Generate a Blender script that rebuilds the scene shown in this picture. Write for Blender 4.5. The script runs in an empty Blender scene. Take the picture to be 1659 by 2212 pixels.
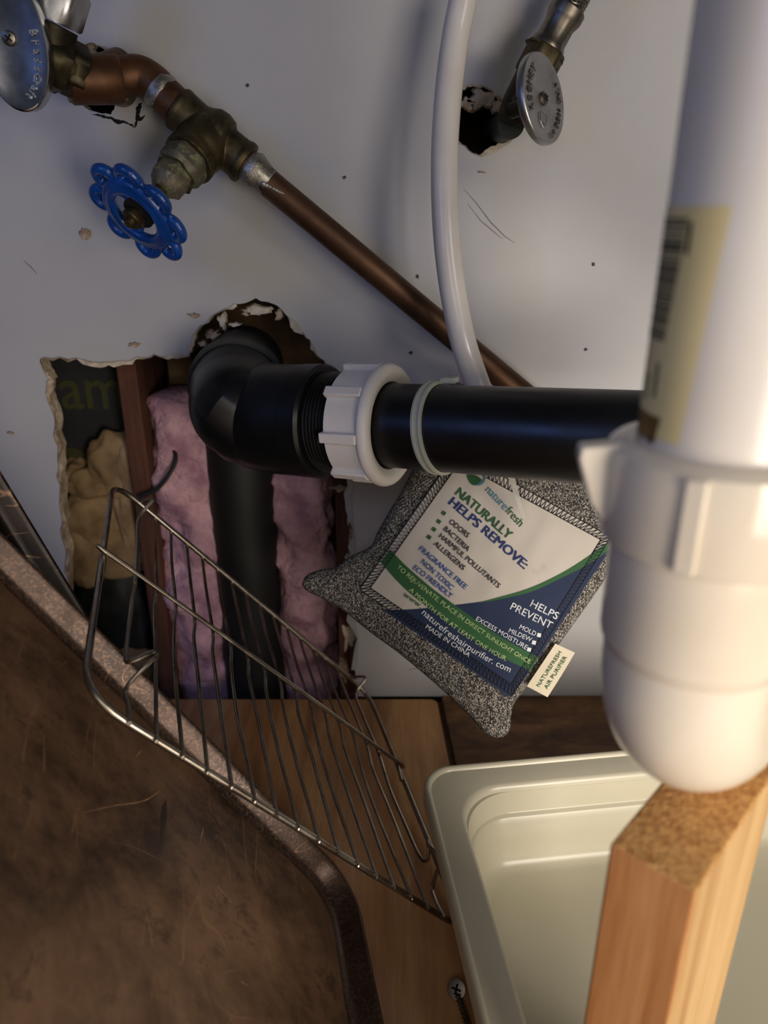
import bpy, bmesh, random
from math import sin, cos, pi, radians, sqrt, atan2, tan
from mathutils import Vector, Matrix, noise
from mathutils.bvhtree import BVHTree
random.seed(7)
V = Vector
SC = bpy.context.scene
COL = SC.collection

# ------------------------------------------------------------------ camera
PITCH = radians(22); cp, sp = cos(PITCH), sin(PITCH)
CAM = V((0, -.5, .363))
cd = bpy.data.cameras.new('camera'); co = bpy.data.objects.new('camera', cd); COL.objects.link(co)
cd.sensor_fit = 'VERTICAL'; cd.sensor_height = 36; cd.lens = 36*1600/2212
co.location = CAM; co.rotation_euler = (pi/2-PITCH, 0, 0)
cd.clip_start = .01
cd.dof.use_dof = True; cd.dof.focus_distance = .385; cd.dof.aperture_fstop = 8.5
SC.camera = co
# ------------------------------------------------------------------ world and lights
w = bpy.data.worlds.new('room'); SC.world = w; w.use_nodes = True
w.node_tree.nodes['Background'].inputs[0].default_value = (.55, .60, .72, 1)
w.node_tree.nodes['Background'].inputs[1].default_value = .06
def area(name, loc, target, size, energy, col, sy=None):
    l = bpy.data.lights.new(name, 'AREA'); l.energy = energy; l.color = col
    l.shape = 'RECTANGLE'; l.size = size; l.size_y = sy or size
    o = bpy.data.objects.new(name, l); COL.objects.link(o); o.location = loc
    o.rotation_euler = (V(target)-V(loc)).to_track_quat('-Z', 'Y').to_euler()
    return o
area('room_light_front', (.36, -.80, .20), (.16, -.02, .12), .34, 2.1, (1, .89, .77)).data.spread = radians(90)
area('added_fill_near_camera', (-.03, -.66, .44), (.08, -.15, .14), .16, .30, (1, .93, .84))  # added fill just behind the camera, brightens the near trap and post
area('room_light_upper_right', (.62, -1.0, .62), (.20, -.1, .16), .30, .7, (1, .93, .84)).data.spread = radians(110)
area('cool_light_left', (-.62, -.85, .66), (-.15, -.05, .2), .30, 1.25, (.20, .36, 1))  # bluish light from the upper left, its source unseen
SC.view_settings.view_transform = 'Standard'; SC.view_settings.look = 'None'
SC.view_settings.gamma = 1; SC.view_settings.use_curve_mapping = False
SC.view_settings.exposure = -0.28

# ------------------------------------------------------------------ placing helpers
def ray(px, py):
    u = (px-829.5)/1600; v = (py-1106)/1600
    return V((u, cp-v*sp, -(sp+v*cp)))
def P(px, py, t): return CAM+t*ray(px, py)
def onY(px, py, y=0.0):
    r = ray(px, py); return CAM+r*((y-CAM.y)/r.y)
def onZ(px, py, z=0.0):
    r = ray(px, py); return CAM+r*((z-CAM.z)/r.z)
def proj(p):
    d = p-CAM; f = d.y*cp-d.z*sp
    return 829.5+1600*d.x/f, 1106-1600*(d.y*sp+d.z*cp)/f, f

# ------------------------------------------------------------------ materials
def lin(c):
    return tuple((x/12.92 if x <= .04045 else ((x+.055)/1.055)**2.4) for x in [k/255 for k in c])+(1,)
class NT:
    def __init__(s, name):
        s.m = bpy.data.materials.new(name); s.m.use_nodes = True
        s.t = s.m.node_tree; s.b = s.t.nodes['Principled BSDF']
        s.tc = s.t.nodes.new('ShaderNodeTexCoord')
    def n(s, ty, **kw):
        o = s.t.nodes.new('ShaderNode'+ty)
        for k, v in kw.items(): setattr(o, k, v)
        return o
    def L(s, a, b): s.t.links.new(a, b)
    def coords(s, scale=(1, 1, 1), rot=(0, 0, 0), src='Object'):
        mp = s.n('Mapping'); s.L(s.tc.outputs[src], mp.inputs[0])
        mp.inputs['Scale'].default_value = scale; mp.inputs['Rotation'].default_value = rot
        return mp.outputs[0]
    def noise(s, scale, detail=4, rough=.55, vec=None, dist=0):
        o = s.n('TexNoise'); o.inputs['Scale'].default_value = scale; o.inputs['Detail'].default_value = detail
        o.inputs['Roughness'].default_value = rough; o.inputs['Distortion'].default_value = dist
        s.L(vec if vec is not None else s.coords(), o.inputs['Vector']); return o.outputs[0]
    def ramp(s, fac, stops):
        r = s.n('ValToRGB'); e = r.color_ramp.elements
        while len(e) < len(stops): e.new(.5)
        for i, (p, c) in enumerate(stops):
            e[i].position = p; e[i].color = c if len(c) == 4 else lin(c)
        s.L(fac, r.inputs[0]); return r.outputs[0]
    def mask(s, fac, a, b):
        return s.ramp(fac, [(a, (0, 0, 0, 1)), (b, (1, 1, 1, 1))])
    def mix(s, fac, a, b):
        o = s.n('Mix', data_type='RGBA')
        if isinstance(fac, float): o.inputs[0].default_value = fac
        else: s.L(fac, o.inputs[0])
        for i, x in ((6, a), (7, b)):
            if isinstance(x, tuple): o.inputs[i].default_value = x if len(x) == 4 else lin(x)
            else: s.L(x, o.inputs[i])
        return o.outputs[2]
    def bump(s, h, strength=.3, dist=.001, prev=None):
        o = s.n('Bump'); o.inputs['Strength'].default_value = strength; o.inputs['Distance'].default_value = dist
        s.L(h, o.inputs['Height'])
        if prev is not None: s.L(prev, o.inputs['Normal'])
        return o.outputs[0]
    def fin(s, col=None, rough=.5, metal=0, nrm=None, **kw):
        i = s.b.inputs
        if isinstance(col, tuple): i['Base Color'].default_value = col if len(col) == 4 else lin(col)
        elif col is not None: s.L(col, i['Base Color'])
        for k, v in (('Roughness', rough), ('Metallic', metal)):
            if isinstance(v, (int, float)): i[k].default_value = v
            else: s.L(v, i[k])
        if nrm is not None: s.L(nrm, i['Normal'])
        for k, v in kw.items(): i[k.replace('_', ' ')].default_value = v
        return s.m
def simple(name, c1, c2=None, scale=60, rough=.5, metal=0, bump=0, bscale=None, bdist=.0005, lo=.35, hi=.65, **kw):
    n = NT(name); c = c1
    if c2: c = n.ramp(n.noise(scale, 6), [(lo, c1), (hi, c2)])
    nr = n.bump(n.noise(bscale or scale*3, 5), bump, bdist) if bump else None
    return n.fin(c, rough, metal, nr, **kw)

def m_wall():
    n = NT('painted_drywall')
    c = n.ramp(n.noise(7, 5, .6), [(.3, (176, 175, 177)), (.7, (190, 188, 187))])
    sm = n.mask(n.noise(16, 8, .75, n.coords((1, 1, .5))), .66, .80)
    c = n.mix(sm, c, (150, 144, 136))
    sp_ = n.mask(n.noise(210, 2, .4), .80, .83)
    c = n.mix(sp_, c, (90, 78, 66))
    return n.fin(c, .42, 0, n.bump(n.noise(260, 4), .10, .0006, n.bump(n.noise(25, 3), .15, .002)))
def m_wood(name, a, b, dark, grain=(1, 1, .06), sc=60, rough=.5, rot=(0, 0, 0), knots=.5, fine=9):
    n = NT(name); v = n.coords(grain, rot)
    f = n.noise(sc, 6, .6, v, .6)
    f2 = n.noise(sc*fine, 3, .6, v)
    c = n.ramp(f, [(.30, dark), (.45, a), (.62, b)])
    c = n.mix(n.mask(f2, .35, .75), c, n.mix(.35, c, dark))
    bl = n.mask(n.noise(14, 4, .6), .5, .78)
    c = n.mix(n.ramp(bl, [(0, (0, 0, 0, 1)), (1, (knots, knots, knots, 1))]), c, dark)
    return n.fin(c, rough, 0, n.bump(f2, .25, .0004, n.bump(f, .2, .0006)))
def m_pan(name, base, hi, dk, speck=False):
    n = NT(name)
    c = n.ramp(n.noise(16, 9, .72, None, .2), [(.36, dk), (.5, base), (.66, hi)])
    st = n.mask(n.noise(34, 8, .78, None, .3), .56, .66)
    c = n.mix(n.mix(.7, (0, 0, 0, 1), st), c, tuple(int(x*.75) for x in dk))
    st2 = n.mask(n.noise(70, 6, .7), .60, .72)
    c = n.mix(n.mix(.35, (0, 0, 0, 1), st2), c, hi)
    # hairline scratches: thin level lines of stretched noise
    for rot, sc in (((.2, .3, .4), 9), ((1.0, .5, 2.0), 12), ((.4, 1.3, .9), 16)):
        f = n.noise(sc, 1.5, .4, n.coords((1, .35, 2.2), rot), .4)
        a = n.n('Math', operation='SUBTRACT'); n.L(f, a.inputs[0]); a.inputs[1].default_value = .5
        b = n.n('Math', operation='ABSOLUTE'); n.L(a.outputs[0], b.inputs[0])
        line = n.ramp(b.outputs[0], [(0, (1, 1, 1, 1)), (.0034, (0, 0, 0, 1))])
        brk = n.mask(n.noise(28+sc, 3, .6), .50, .62)
        mm = n.mix(brk, (0, 0, 0, 1), line)
        mm2 = n.mix(.5, (0, 0, 0, 1), mm)
        c = n.mix(mm2, c, (176, 138, 104))
    if speck:
        c = n.mix(n.mask(n.noise(600, 3, .7), .48, .66), c, (98, 76, 60))
    r = n.ramp(n.noise(24, 6, .7), [(.3, (.28, .28, .28, 1)), (.7, (.48, .48, .48, 1))])
    return n.fin(c, r, .5, n.bump(n.noise(500, 4), .12, .0002, n.bump(n.noise(9, 3), .25, .002)), Specular_IOR_Level=.5)
def m_metal(name, c1, c2, rough=.3, scale=90, bump=.15, metal=1.0, grime=None, glo=.5, ghi=.7):
    n = NT(name); c = n.ramp(n.noise(scale, 6, .65), [(.35, c1), (.65, c2)])
    rr = n.ramp(n.noise(scale*1.3, 5), [(.3, (rough, rough, rough, 1)), (.7, (min(1, rough+.18),)*3+(1,))])
    if grime:
        g = n.mask(n.noise(scale*1.7, 7, .7), glo, ghi); c = n.mix(g, c, grime)
    return n.fin(c, rr, metal, n.bump(n.noise(scale*6, 4), bump, .0003))
def m_tweed():
    n = NT('grey_tweed')
    v = n.coords((1, 1, 1), (0, .62, 0))
    va = n.n('TexVoronoi'); va.inputs['Scale'].default_value = 1700; n.L(n.coords((1, 1, .62), (0, .62, 0)), va.inputs['Vector'])
    w1 = n.n('TexWave', wave_type='BANDS', bands_direction='X'); w1.inputs['Scale'].default_value = 230; w1.inputs['Distortion'].default_value = 1.5; w1.inputs['Detail'].default_value = 1; w1.inputs['Detail Scale'].default_value = 3
    w2 = n.n('TexWave', wave_type='BANDS', bands_direction='Z'); w2.inputs['Scale'].default_value = 230; w2.inputs['Distortion'].default_value = 1.5; w2.inputs['Detail'].default_value = 1; w2.inputs['Detail Scale'].default_value = 3
    n.L(v, w1.inputs[0]); n.L(v, w2.inputs[0])
    sep = n.n('Math', operation='MULTIPLY'); n.L(w1.outputs['Fac'], sep.inputs[0]); n.L(w2.outputs['Fac'], sep.inputs[1])
    hv = n.n('SeparateColor'); n.L(va.outputs['Color'], hv.inputs[0])
    c = n.ramp(hv.outputs[0], [(.10, (44, 43, 44)), (.45, (118, 114, 108)), (.9, (200, 193, 180))])
    c = n.mix(n.ramp(va.outputs['Distance'], [(.30, (0, 0, 0, 1)), (.75, (1, 1, 1, 1))]), c, (30, 29, 30))
    c = n.mix(n.mask(n.noise(900, 3), .62, .72), c, (205, 198, 184))
    return n.fin(c, .95, 0, n.bump(sep.outputs[0], .6, .0006, n.bump(va.outputs['Distance'], -.8, .0006)))
def m_cloth(name, c1):
    n = NT(name)
    w1 = n.n('TexWave', wave_type='BANDS', bands_direction='DIAGONAL'); w1.inputs['Scale'].default_value = 800
    w1.inputs['Distortion'].default_value = .6; n.L(n.coords((1, .2, -1)), w1.inputs[0])
    dk = tuple(int(x*.89) for x in c1)
    c = n.ramp(w1.outputs['Fac'], [(.1, dk), (.6, c1)])
    c = n.mix(n.mask(n.noise(45, 5, .7), .62, .80), c, tuple(int(x*.86) for x in c1))
    return n.fin(c, .8, 0, n.bump(w1.outputs['Fac'], .25, .0002))
def m_plaster():
    return simple('gypsum_edge', (214, 200, 178), (150, 128, 100), 70, .95, bump=.8, bscale=300, bdist=.002)
M = {}
M['wall'] = m_wall(); M['plaster'] = m_plaster()
M['paper'] = simple('torn_brown_paper', (120, 92, 66), (190, 172, 148), 150, .95, bump=.6)
M['paper_pale'] = simple('torn_pale_paper', (190, 176, 152), (222, 212, 194), 180, .95, bump=.5)
M['board'] = m_wood('pine_board', (196, 144, 94), (222, 174, 118), (146, 102, 64), (1, .10, 1), 38, .55, knots=.45)
M['ply'] = m_wood('dark_plywood', (92, 62, 36), (134, 96, 58), (52, 35, 20), (.35, 1, 1), 42, .7, knots=.8)
M['post'] = m_wood('fir_post', (182, 122, 72), (200, 142, 90), (152, 94, 52), (1, 1, .07), 75, .5, knots=.12)
M['post_side'] = m_wood('fir_sapwood', (186, 148, 98), (200, 166, 116), (158, 116, 70), (1, 1, .05), 90, .5, knots=.1)
M['endgrain'] = simple('fir_end_grain', (240, 186, 114), (196, 136, 74), 420, .9, bump=1, bscale=700, bdist=.002)
M['stud'] = m_wood('red_stud', (86, 50, 34), (104, 64, 44), (50, 28, 20), (1, 1, .08), 50, .8)
M['kraft'] = simple('brown_kraft', (86, 68, 48), (58, 44, 30), 40, .95, bump=.6)
M['blocking'] = simple('brown_blocking', (132, 108, 76), (88, 68, 48), 26, .9, bump=.4)
M['pink'] = simple('pink_fibreglass', (228, 182, 190), (162, 118, 136), 40, 1, bump=1, bscale=160, bdist=.004)
M['foam'] = simple('tan_spray_foam', (176, 148, 108), (124, 98, 66), 35, .8, bump=.5, bscale=60, bdist=.003)
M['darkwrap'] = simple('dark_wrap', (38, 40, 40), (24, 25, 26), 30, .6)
M['olive'] = simple('olive_print', (58, 58, 22), None, rough=.7)
M['abs'] = (lambda n: n.fin(n.mix(n.mask(n.noise(90, 8, .75), .66, .74), (13, 13, 14), (40, 40, 40)), n.ramp(n.noise(30, 6), [(.3, (.3, .3, .3, 1)), (.7, (.46, .46, .46, 1))]), 0, n.bump(n.noise(350, 3), .08, .0003)))(NT('black_abs'))
M['abs_stack'] = simple('black_abs_dull', (14, 14, 14), (20, 20, 20), 40, .6)
M['nut'] = (lambda n: n.fin(n.mix(n.mask(n.noise(70, 8, .75), .62, .74), (232, 226, 218), (206, 190, 158)), .36, 0, n.bump(n.noise(200, 3), .06, .0004), Subsurface_Weight=.15, Subsurface_Scale=.003))(NT('white_nylon'))
M['pvc'] = simple('cream_pvc', (226, 216, 200), (218, 205, 184), 18, .16, bump=.05, bscale=60, bdist=.001)
M['tail'] = simple('white_tubing', (226, 220, 212), (218, 208, 196), 12, .26)
M['sticker'] = (lambda n: n.fin(n.ramp(n.noise(24, 6, .6), [(.3, (222, 202, 142)), (.7, (236, 218, 164))]), .5))(NT('yellowed_sticker'))
M['ink'] = simple('black_ink', (34, 32, 30), (58, 54, 46), 120, .6)
M['grime'] = simple('brown_glue', (92, 66, 26), (140, 108, 52), 140, .6)
M['hose'] = simple('white_hose', (218, 213, 208), (206, 200, 194), 20, .22)
M['tie'] = NT('translucent_nylon').fin((206, 208, 190), .35, 0, None, Transmission_Weight=.15, Subsurface_Weight=.3, Subsurface_Scale=.003)
M['tie_clear'] = NT('clear_nylon').fin((226, 224, 214), .2, 0, None, Transmission_Weight=.75)
M['chrome'] = m_metal('chrome', (200, 202, 206), (178, 180, 186), .12, 30, .04)
M['chrome_worn'] = m_metal('worn_chrome', (186, 186, 188), (160, 158, 156), .30, 60, .15)
M['steel'] = m_metal('dull_steel', (150, 142, 130), (112, 104, 94), .3, 60, .1)
M['wire'] = m_metal('rack_wire', (176, 170, 160), (140, 128, 112), .25, 60, .04, grime=(104, 76, 48), glo=.58, ghi=.75)
M['brass'] = m_metal('tarnished_brass', (98, 86, 58), (70, 62, 44), .42, 60, .3, .85, grime=(44, 42, 34))
M['brass_dark'] = m_metal('dark_brass', (70, 62, 40), (44, 40, 30), .4, 60, .3, .8)
M['crust'] = m_metal('corroded_metal', (120, 112, 92), (86, 82, 72), .5, 90, .9, .5, grime=(150, 150, 112), glo=.52, ghi=.62)
M['copper'] = m_metal('aged_copper', (104, 74, 52), (80, 56, 40), .38, 26, .08, .65, grime=(70, 52, 34), glo=.55, ghi=.8)
M['copper_hot'] = m_metal('brown_copper', (112, 74, 46), (78, 54, 34), .38, 40, .12, .65, grime=(60, 42, 30), glo=.55, ghi=.75)
M['solder'] = m_metal('solder', (186, 182, 172), (120, 112, 98), .32, 160, .9, .85)
M['blue'] = simple('blue_enamel', (14, 70, 150), (10, 54, 120), 70, .3, bump=.1, bscale=120, Coat_Weight=.3)
M['black'] = simple('black_recess', (10, 10, 9), None, rough=.9)
M['greenish'] = simple('green_sheath', (18, 34, 16), (10, 18, 10), 60, .6)
M['bin'] = simple('cream_plastic', (208, 202, 180), (200, 194, 170), 8, .28, bump=.04, bscale=30, bdist=.001)
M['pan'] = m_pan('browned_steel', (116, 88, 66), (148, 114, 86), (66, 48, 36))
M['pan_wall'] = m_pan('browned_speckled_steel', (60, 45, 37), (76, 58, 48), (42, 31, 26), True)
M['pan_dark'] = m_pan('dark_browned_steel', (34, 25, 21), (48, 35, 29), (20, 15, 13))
M['tweed'] = m_tweed()
M['lab_white'] = m_cloth('white_label_cloth', (196, 188, 176)); M['lab_navy'] = m_cloth('navy_label_cloth', (24, 40, 72))
M['lab_green'] = m_cloth('green_label_cloth', (44, 92, 50))
M['t_green'] = simple('green_print', (38, 84, 44), rough=.8); M['t_navy'] = simple('navy_print', (26, 46, 98), rough=.8)
M['t_blue'] = simple('blue_print', (36, 78, 150), rough=.8); M['t_black'] = simple('black_print', (28, 26, 32), rough=.8)
M['t_teal'] = simple('teal_print', (70, 128, 150), rough=.8); M['t_white'] = simple('white_print', (216, 220, 222), rough=.8)
M['t_lime'] = simple('pale_green_print', (190, 214, 150), rough=.8)
M['thread'] = simple('black_thread', (18, 18, 22), rough=.9)
M['tag'] = m_cloth('cream_tag_cloth', (226, 216, 190))

# ------------------------------------------------------------------ mesh helpers
class MB:
    def __init__(s): s.v = []; s.f = []; s.m = []
    def add(s, vs, fs, mi=0):
        b = len(s.v); s.v += [V(x) for x in vs]; s.f += [tuple(i+b for i in f) for f in fs]; s.m += [mi]*len(fs); return s
    def rings(s, rings, closed=True, cap0=True, cap1=True, mi=0):
        n = len(rings[0]); b = len(s.v)
        for r in rings: s.v += [V(x) for x in r]
        for i in range(len(rings)-1):
            for j in range(n if closed else n-1):
                k = (j+1) % n
                s.f.append((b+i*n+j, b+i*n+k, b+(i+1)*n+k, b+(i+1)*n+j)); s.m.append(mi)
        if cap0: s.f.append(tuple(b+j for j in range(n))[::-1]); s.m.append(mi)
        if cap1: s.f.append(tuple(b+(len(rings)-1)*n+j for j in range(n))); s.m.append(mi)
        return s
    def box(s, c, ax, ay, az, mi=0):
        c, ax, ay, az = V(c), V(ax), V(ay), V(az)
        vs = [c+ax*i+ay*j+az*k for i in (-1, 1) for j in (-1, 1) for k in (-1, 1)]
        return s.add(vs, [(0, 1, 3, 2), (4, 6, 7, 5), (0, 4, 5, 1), (2, 3, 7, 6), (0, 2, 6, 4), (1, 5, 7, 3)], mi)
def basis(ax, up=None):
    ax = V(ax).normalized(); up = V(up) if up is not None else V((0, 0, 1))
    if abs(ax.dot(up.normalized())) > .97: up = V((1, 0, 0))
    x = up.cross(ax).normalized(); y = ax.cross(x).normalized()
    return x, y, ax
def spline(pts, n=8, closed=False):
    pts = [V(p) for p in pts]; N = len(pts); out = []
    rng = N if closed else N-1
    for i in range(rng):
        if closed: a, b, c, d = pts[(i-1) % N], pts[i], pts[(i+1) % N], pts[(i+2) % N]
        else: a, b, c, d = pts[max(0, i-1)], pts[i], pts[i+1], pts[min(N-1, i+2)]
        for k in range(n):
            t = k/n
            out.append(.5*((2*b)+(c-a)*t+(2*a-5*b+4*c-d)*t*t+(3*b-a-3*c+d)*t**3))
    if not closed: out.append(pts[-1])
    return out
def tube(mb, pts, r, seg=12, closed=False, mi=0, caps=True, squash=None):
    pts = [V(p) for p in pts]; N = len(pts)
    rr = r if isinstance(r, (list, tuple)) else [r]*N
    tg = []
    for i in range(N):
        a = pts[(i-1) % N] if closed or i > 0 else pts[i]; b = pts[(i+1) % N] if closed or i < N-1 else pts[i]
        tg.append((b-a).normalized())
    x, y, _ = basis(tg[0]); rings = []
    for i in range(N):
        if i:
            q = tg[i-1].rotation_difference(tg[i]); x = q @ x
            x = (x-tg[i]*x.dot(tg[i])).normalized()
        y = tg[i].cross(x)
        rings.append([pts[i]+(x*cos(2*pi*k/seg)+y*sin(2*pi*k/seg))*rr[i] for k in range(seg)])
    if closed: rings.append(rings[0]); mb.rings(rings, True, False, False, mi)
    else: mb.rings(rings, True, caps, caps, mi)
    return mb
def lathe(mb, prof, o, ax, seg=32, up=None, mi=0, caps=True, fn=None):
    """prof: (distance along the axis, radius)"""
    x, y, z = basis(ax, up); o = V(o); rings = []
    for i, (d, r) in enumerate(prof):
        rings.append([o+z*d+(x*cos(2*pi*k/seg)+y*sin(2*pi*k/seg))*(r*(fn(d, 2*pi*k/seg) if fn else 1)) for k in range(seg)])
    return mb.rings(rings, True, caps, caps, mi)
def hexfn(d, a):
    a = (a % (pi/3))-pi/6
    return min(1.0/cos(a), 1.115)*.93 if True else 1
def wob(amp, fr, seed=0):
    return lambda d, a: 1+amp*noise.noise(V((cos(a)*fr+seed, sin(a)*fr, d*300)))
def empty(name, loc, label, cat, group=None):
    o = bpy.data.objects.new(name, None); COL.objects.link(o); o.location = loc
    o.empty_display_size = .01
    o['label'] = label; o['category'] = cat
    if group: o['group'] = group
    return o
def wloc(p):
    l = V(p.location)
    while p.parent: p = p.parent; l = V(p.location) if False else l
    return l
def obj(name, mb, mats, parent=None, smooth=True, label=None, cat=None, kind=None, group=None, mods=(), angle=35):
    me = bpy.data.meshes.new(name); me.from_pydata([tuple(v) for v in mb.v], [], mb.f)
    mats = mats if isinstance(mats, (list, tuple)) else [mats]
    for m in mats: me.materials.append(M[m] if isinstance(m, str) else m)
    if any(mb.m): me.polygons.foreach_set('material_index', mb.m)
    bm = bmesh.new(); bm.from_mesh(me); bmesh.ops.remove_doubles(bm, verts=bm.verts, dist=1e-7)
    bmesh.ops.recalc_face_normals(bm, faces=bm.faces); bm.to_mesh(me); bm.free()
    if smooth:
        me.shade_smooth()
        try: me.set_sharp_from_angle(angle=radians(angle))
        except Exception: pass
    # origin at the centre of the bounding box
    lo = V([min(v.co[i] for v in me.vertices) for i in range(3)]); hi = V([max(v.co[i] for v in me.vertices) for i in range(3)])
    c = (lo+hi)/2
    if parent is None: c.z = lo.z
    o = bpy.data.objects.new(name, me); COL.objects.link(o)
    if kind != 'structure' or True:
        me.transform(Matrix.Translation(-c))
    if parent is not None:
        o.parent = parent; o.location = c-W[parent.name]
    else: o.location = c
    W[o.name] = V(c)
    if label: o['label'] = label
    if cat: o['category'] = cat
    if kind: o['kind'] = kind
    if group: o['group'] = group
    for ty, kw in mods:
        md = o.modifiers.new(ty.lower(), ty)
        for k, v in kw.items(): setattr(md, k, v)
    return o
W = {}
def thing(name, loc, label, cat, group=None):
    o = empty(name, loc, label, cat, group); W[o.name] = V(loc); return o
def text_mesh(s, bold=0.0, extrude=0.0, res=3):
    cu = bpy.data.curves.new('t', 'FONT'); cu.body = s; cu.size = 1; cu.offset = bold; cu.extrude = extrude
    cu.resolution_u = res
    o = bpy.data.objects.new('t', cu); COL.objects.link(o)
    dg = bpy.context.evaluated_depsgraph_get(); dg.update()
    me = bpy.data.meshes.new_from_object(o.evaluated_get(dg))
    bm = bmesh.new(); bm.from_mesh(me); bmesh.ops.triangulate(bm, faces=bm.faces)
    if not extrude:
        for _ in range(1):
            bmesh.ops.subdivide_edges(bm, edges=[e for e in bm.edges if e.calc_length() > .25], cuts=1)
        bmesh.ops.triangulate(bm, faces=bm.faces)
    vs = [v.co.copy() for v in bm.verts]; bm.verts.ensure_lookup_table(); fs = [tuple(v.index for v in f.verts) for f in bm.faces]
    bm.free(); bpy.data.objects.remove(o); bpy.data.curves.remove(cu); bpy.data.meshes.remove(me)
    x0 = min(v.x for v in vs); x1 = max(v.x for v in vs)
    return [V((v.x-x0, v.y, v.z)) for v in vs], fs, x1-x0
BEV = lambda w_, s=2: ('BEVEL', dict(width=w_, segments=s, limit_method='ANGLE', angle_limit=radians(40)))

# ------------------------------------------------------------------ wall with its holes
def rag(pts, amp, n=5, closed=True):
    out = []; N = len(pts)
    for i in range(N if closed else N-1):
        a = V(pts[i]+(0,) if len(pts[i]) == 2 else pts[i]); b = pts[(i+1) % N]; b = V(b+(0,) if len(b) == 2 else b)
        d = b-a; nrm = V((-d.y, d.x, 0)).normalized()
        for k in range(n):
            t = k/n; q = a+d*t
            out.append(q+nrm*(noise.noise(q*.045)*amp+noise.noise(q*.16)*amp*.5 if (k or i) else 0))
    if not closed: out.append(V((pts[-1][0], pts[-1][1], 0)))
    return [(q.x, q.y) for q in out]
big = rag([(152, 1520), (146, 1300), (142, 1200), (135, 1110), (128, 1010), (120, 940), (113, 880), (103, 850), (108, 822), (98, 795), (90, 777),
           (130, 774), (215, 785), (265, 783), (310, 776), (350, 770), (405, 767), (412, 742), (435, 706), (470, 676), (520, 655), (575, 652), (612, 668),
           (640, 705), (668, 735), (690, 775), (715, 810), (738, 860), (748, 940), (755, 1020), (761, 1100), (764, 1200), (767, 1300), (770, 1400), (773, 1520)], 9, 5, False)
hole_l = rag([(140, 150), (172, 118), (172, 98), (196, 93), (222, 103), (244, 124), (262, 150), (268, 195), (262, 214), (248, 226), (240, 246), (222, 246), (200, 240), (178, 226), (150, 222), (138, 200)], 5, 4)
hole_r = rag([(938, 226), (962, 218), (996, 190), (1022, 183), (1052, 190), (1078, 206), (1098, 232), (1110, 262), (1108, 296), (1088, 316), (1062, 326), (1040, 336), (1018, 328), (1000, 312), (978, 300), (962, 268), (945, 250)], 4, 4)
def wallgeo():
    bm = bmesh.new()
    def loop(ps, close=True):
        vs = [bm.verts.new(p) for p in ps]; es = []
        for i in range(len(vs)-(0 if close else 1)): es.append(bm.edges.new((vs[i], vs[(i+1) % len(vs)])))
        return vs
    notch = [onY(x, y) for x, y in big]; notch[0].z = 0; notch[-1].z = 0
    X0, X1, Z1 = -.75, .60, .75
    outer = [V((X0, 0, 0))]+notch+[V((X1, 0, 0)), V((X1, 0, Z1)), V((X0, 0, Z1))]
    loop(outer); loop([onY(x, y) for x, y in hole_l]); loop([onY(x, y) for x, y in hole_r])
    bmesh.ops.triangle_fill(bm, use_beauty=True, use_dissolve=False, edges=bm.edges)
    for f in bm.faces:
        f.normal_update()
        if f.normal.y > 0: f.normal_flip()
        f.material_index = 0
    r = bmesh.ops.extrude_face_region(bm, geom=list(bm.faces))
    ev = [g for g in r['geom'] if isinstance(g, bmesh.types.BMVert)]
    for v in ev: v.co.y += .0125
    for f in bm.faces:
        f.normal_update(); f.material_index = 0 if abs(f.normal.y) > .5 else 1
        if f.calc_center_median().y > .012: f.material_index = 1
    me = bpy.data.meshes.new('wall_back'); bm.to_mesh(me); bm.free()
    me.materials.append(M['wall']); me.materials.append(M['plaster'])
    o = bpy.data.objects.new('wall_back', me); COL.objects.link(o); o['kind'] = 'structure'; W['wall_back'] = V((0, 0, 0))
    return o
wall = wallgeo()
# torn paper collars round the holes, uneven strips lying on the wall face
def collar(name, pts, amp, mat, y=-.0006, seed=0, lo=.25, out=1, th=.0005):
    mb = MB(); N = len(pts); inner = []; outer = []
    for i, p in enumerate(pts):
        a = V(pts[max(0, i-1)]); b = V(pts[min(N-1, i+1)]); d = (b-a).normalized(); nn = V((d.y, -d.x))*out
        k = max(0, noise.noise(V((p[0]*.017+seed, p[1]*.017, 0)))*1.3+lo+noise.noise(V((p[0]*.17+seed, p[1]*.17, 3)))*.6)
        q = V(p)+nn*(k*amp); pin = V(p)-nn*(1.5+2*k)
        inner.append((pin.x, pin.y)); outer.append((q.x, q.y))
    i3 = [onY(*p, y-.0012) for p in inner]; o3 = [onY(*p, y) for p in outer]
    ib = [v+V((0, -y+.0002, 0)) for v in i3]; ob = [v+V((0, -y, 0)) for v in o3]
    rings = [[ib[i], i3[i], o3[i], ob[i]] for i in range(N)]
    mb.rings(rings); return obj(name, mb, mat, wall)
collar('torn_paper', big[50:100], 12, 'paper_pale', seed=3, lo=.1, out=-1)
collar('torn_paper', big[8:64], 13, 'paper', seed=9, lo=.25, out=-1)
collar('torn_paper', big[112:140], 24, 'paper_pale', seed=5, lo=.3, out=-1)
collar('torn_paper', big[140:168], 13, 'wall', seed=8, lo=.6, out=-1)
collar('torn_paper', hole_r, 9, 'paper_pale', seed=2, lo=.35, out=-1)
collar('torn_paper', hole_l[:34], 5, 'paper_pale', seed=4, lo=.2, out=-1)
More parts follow.
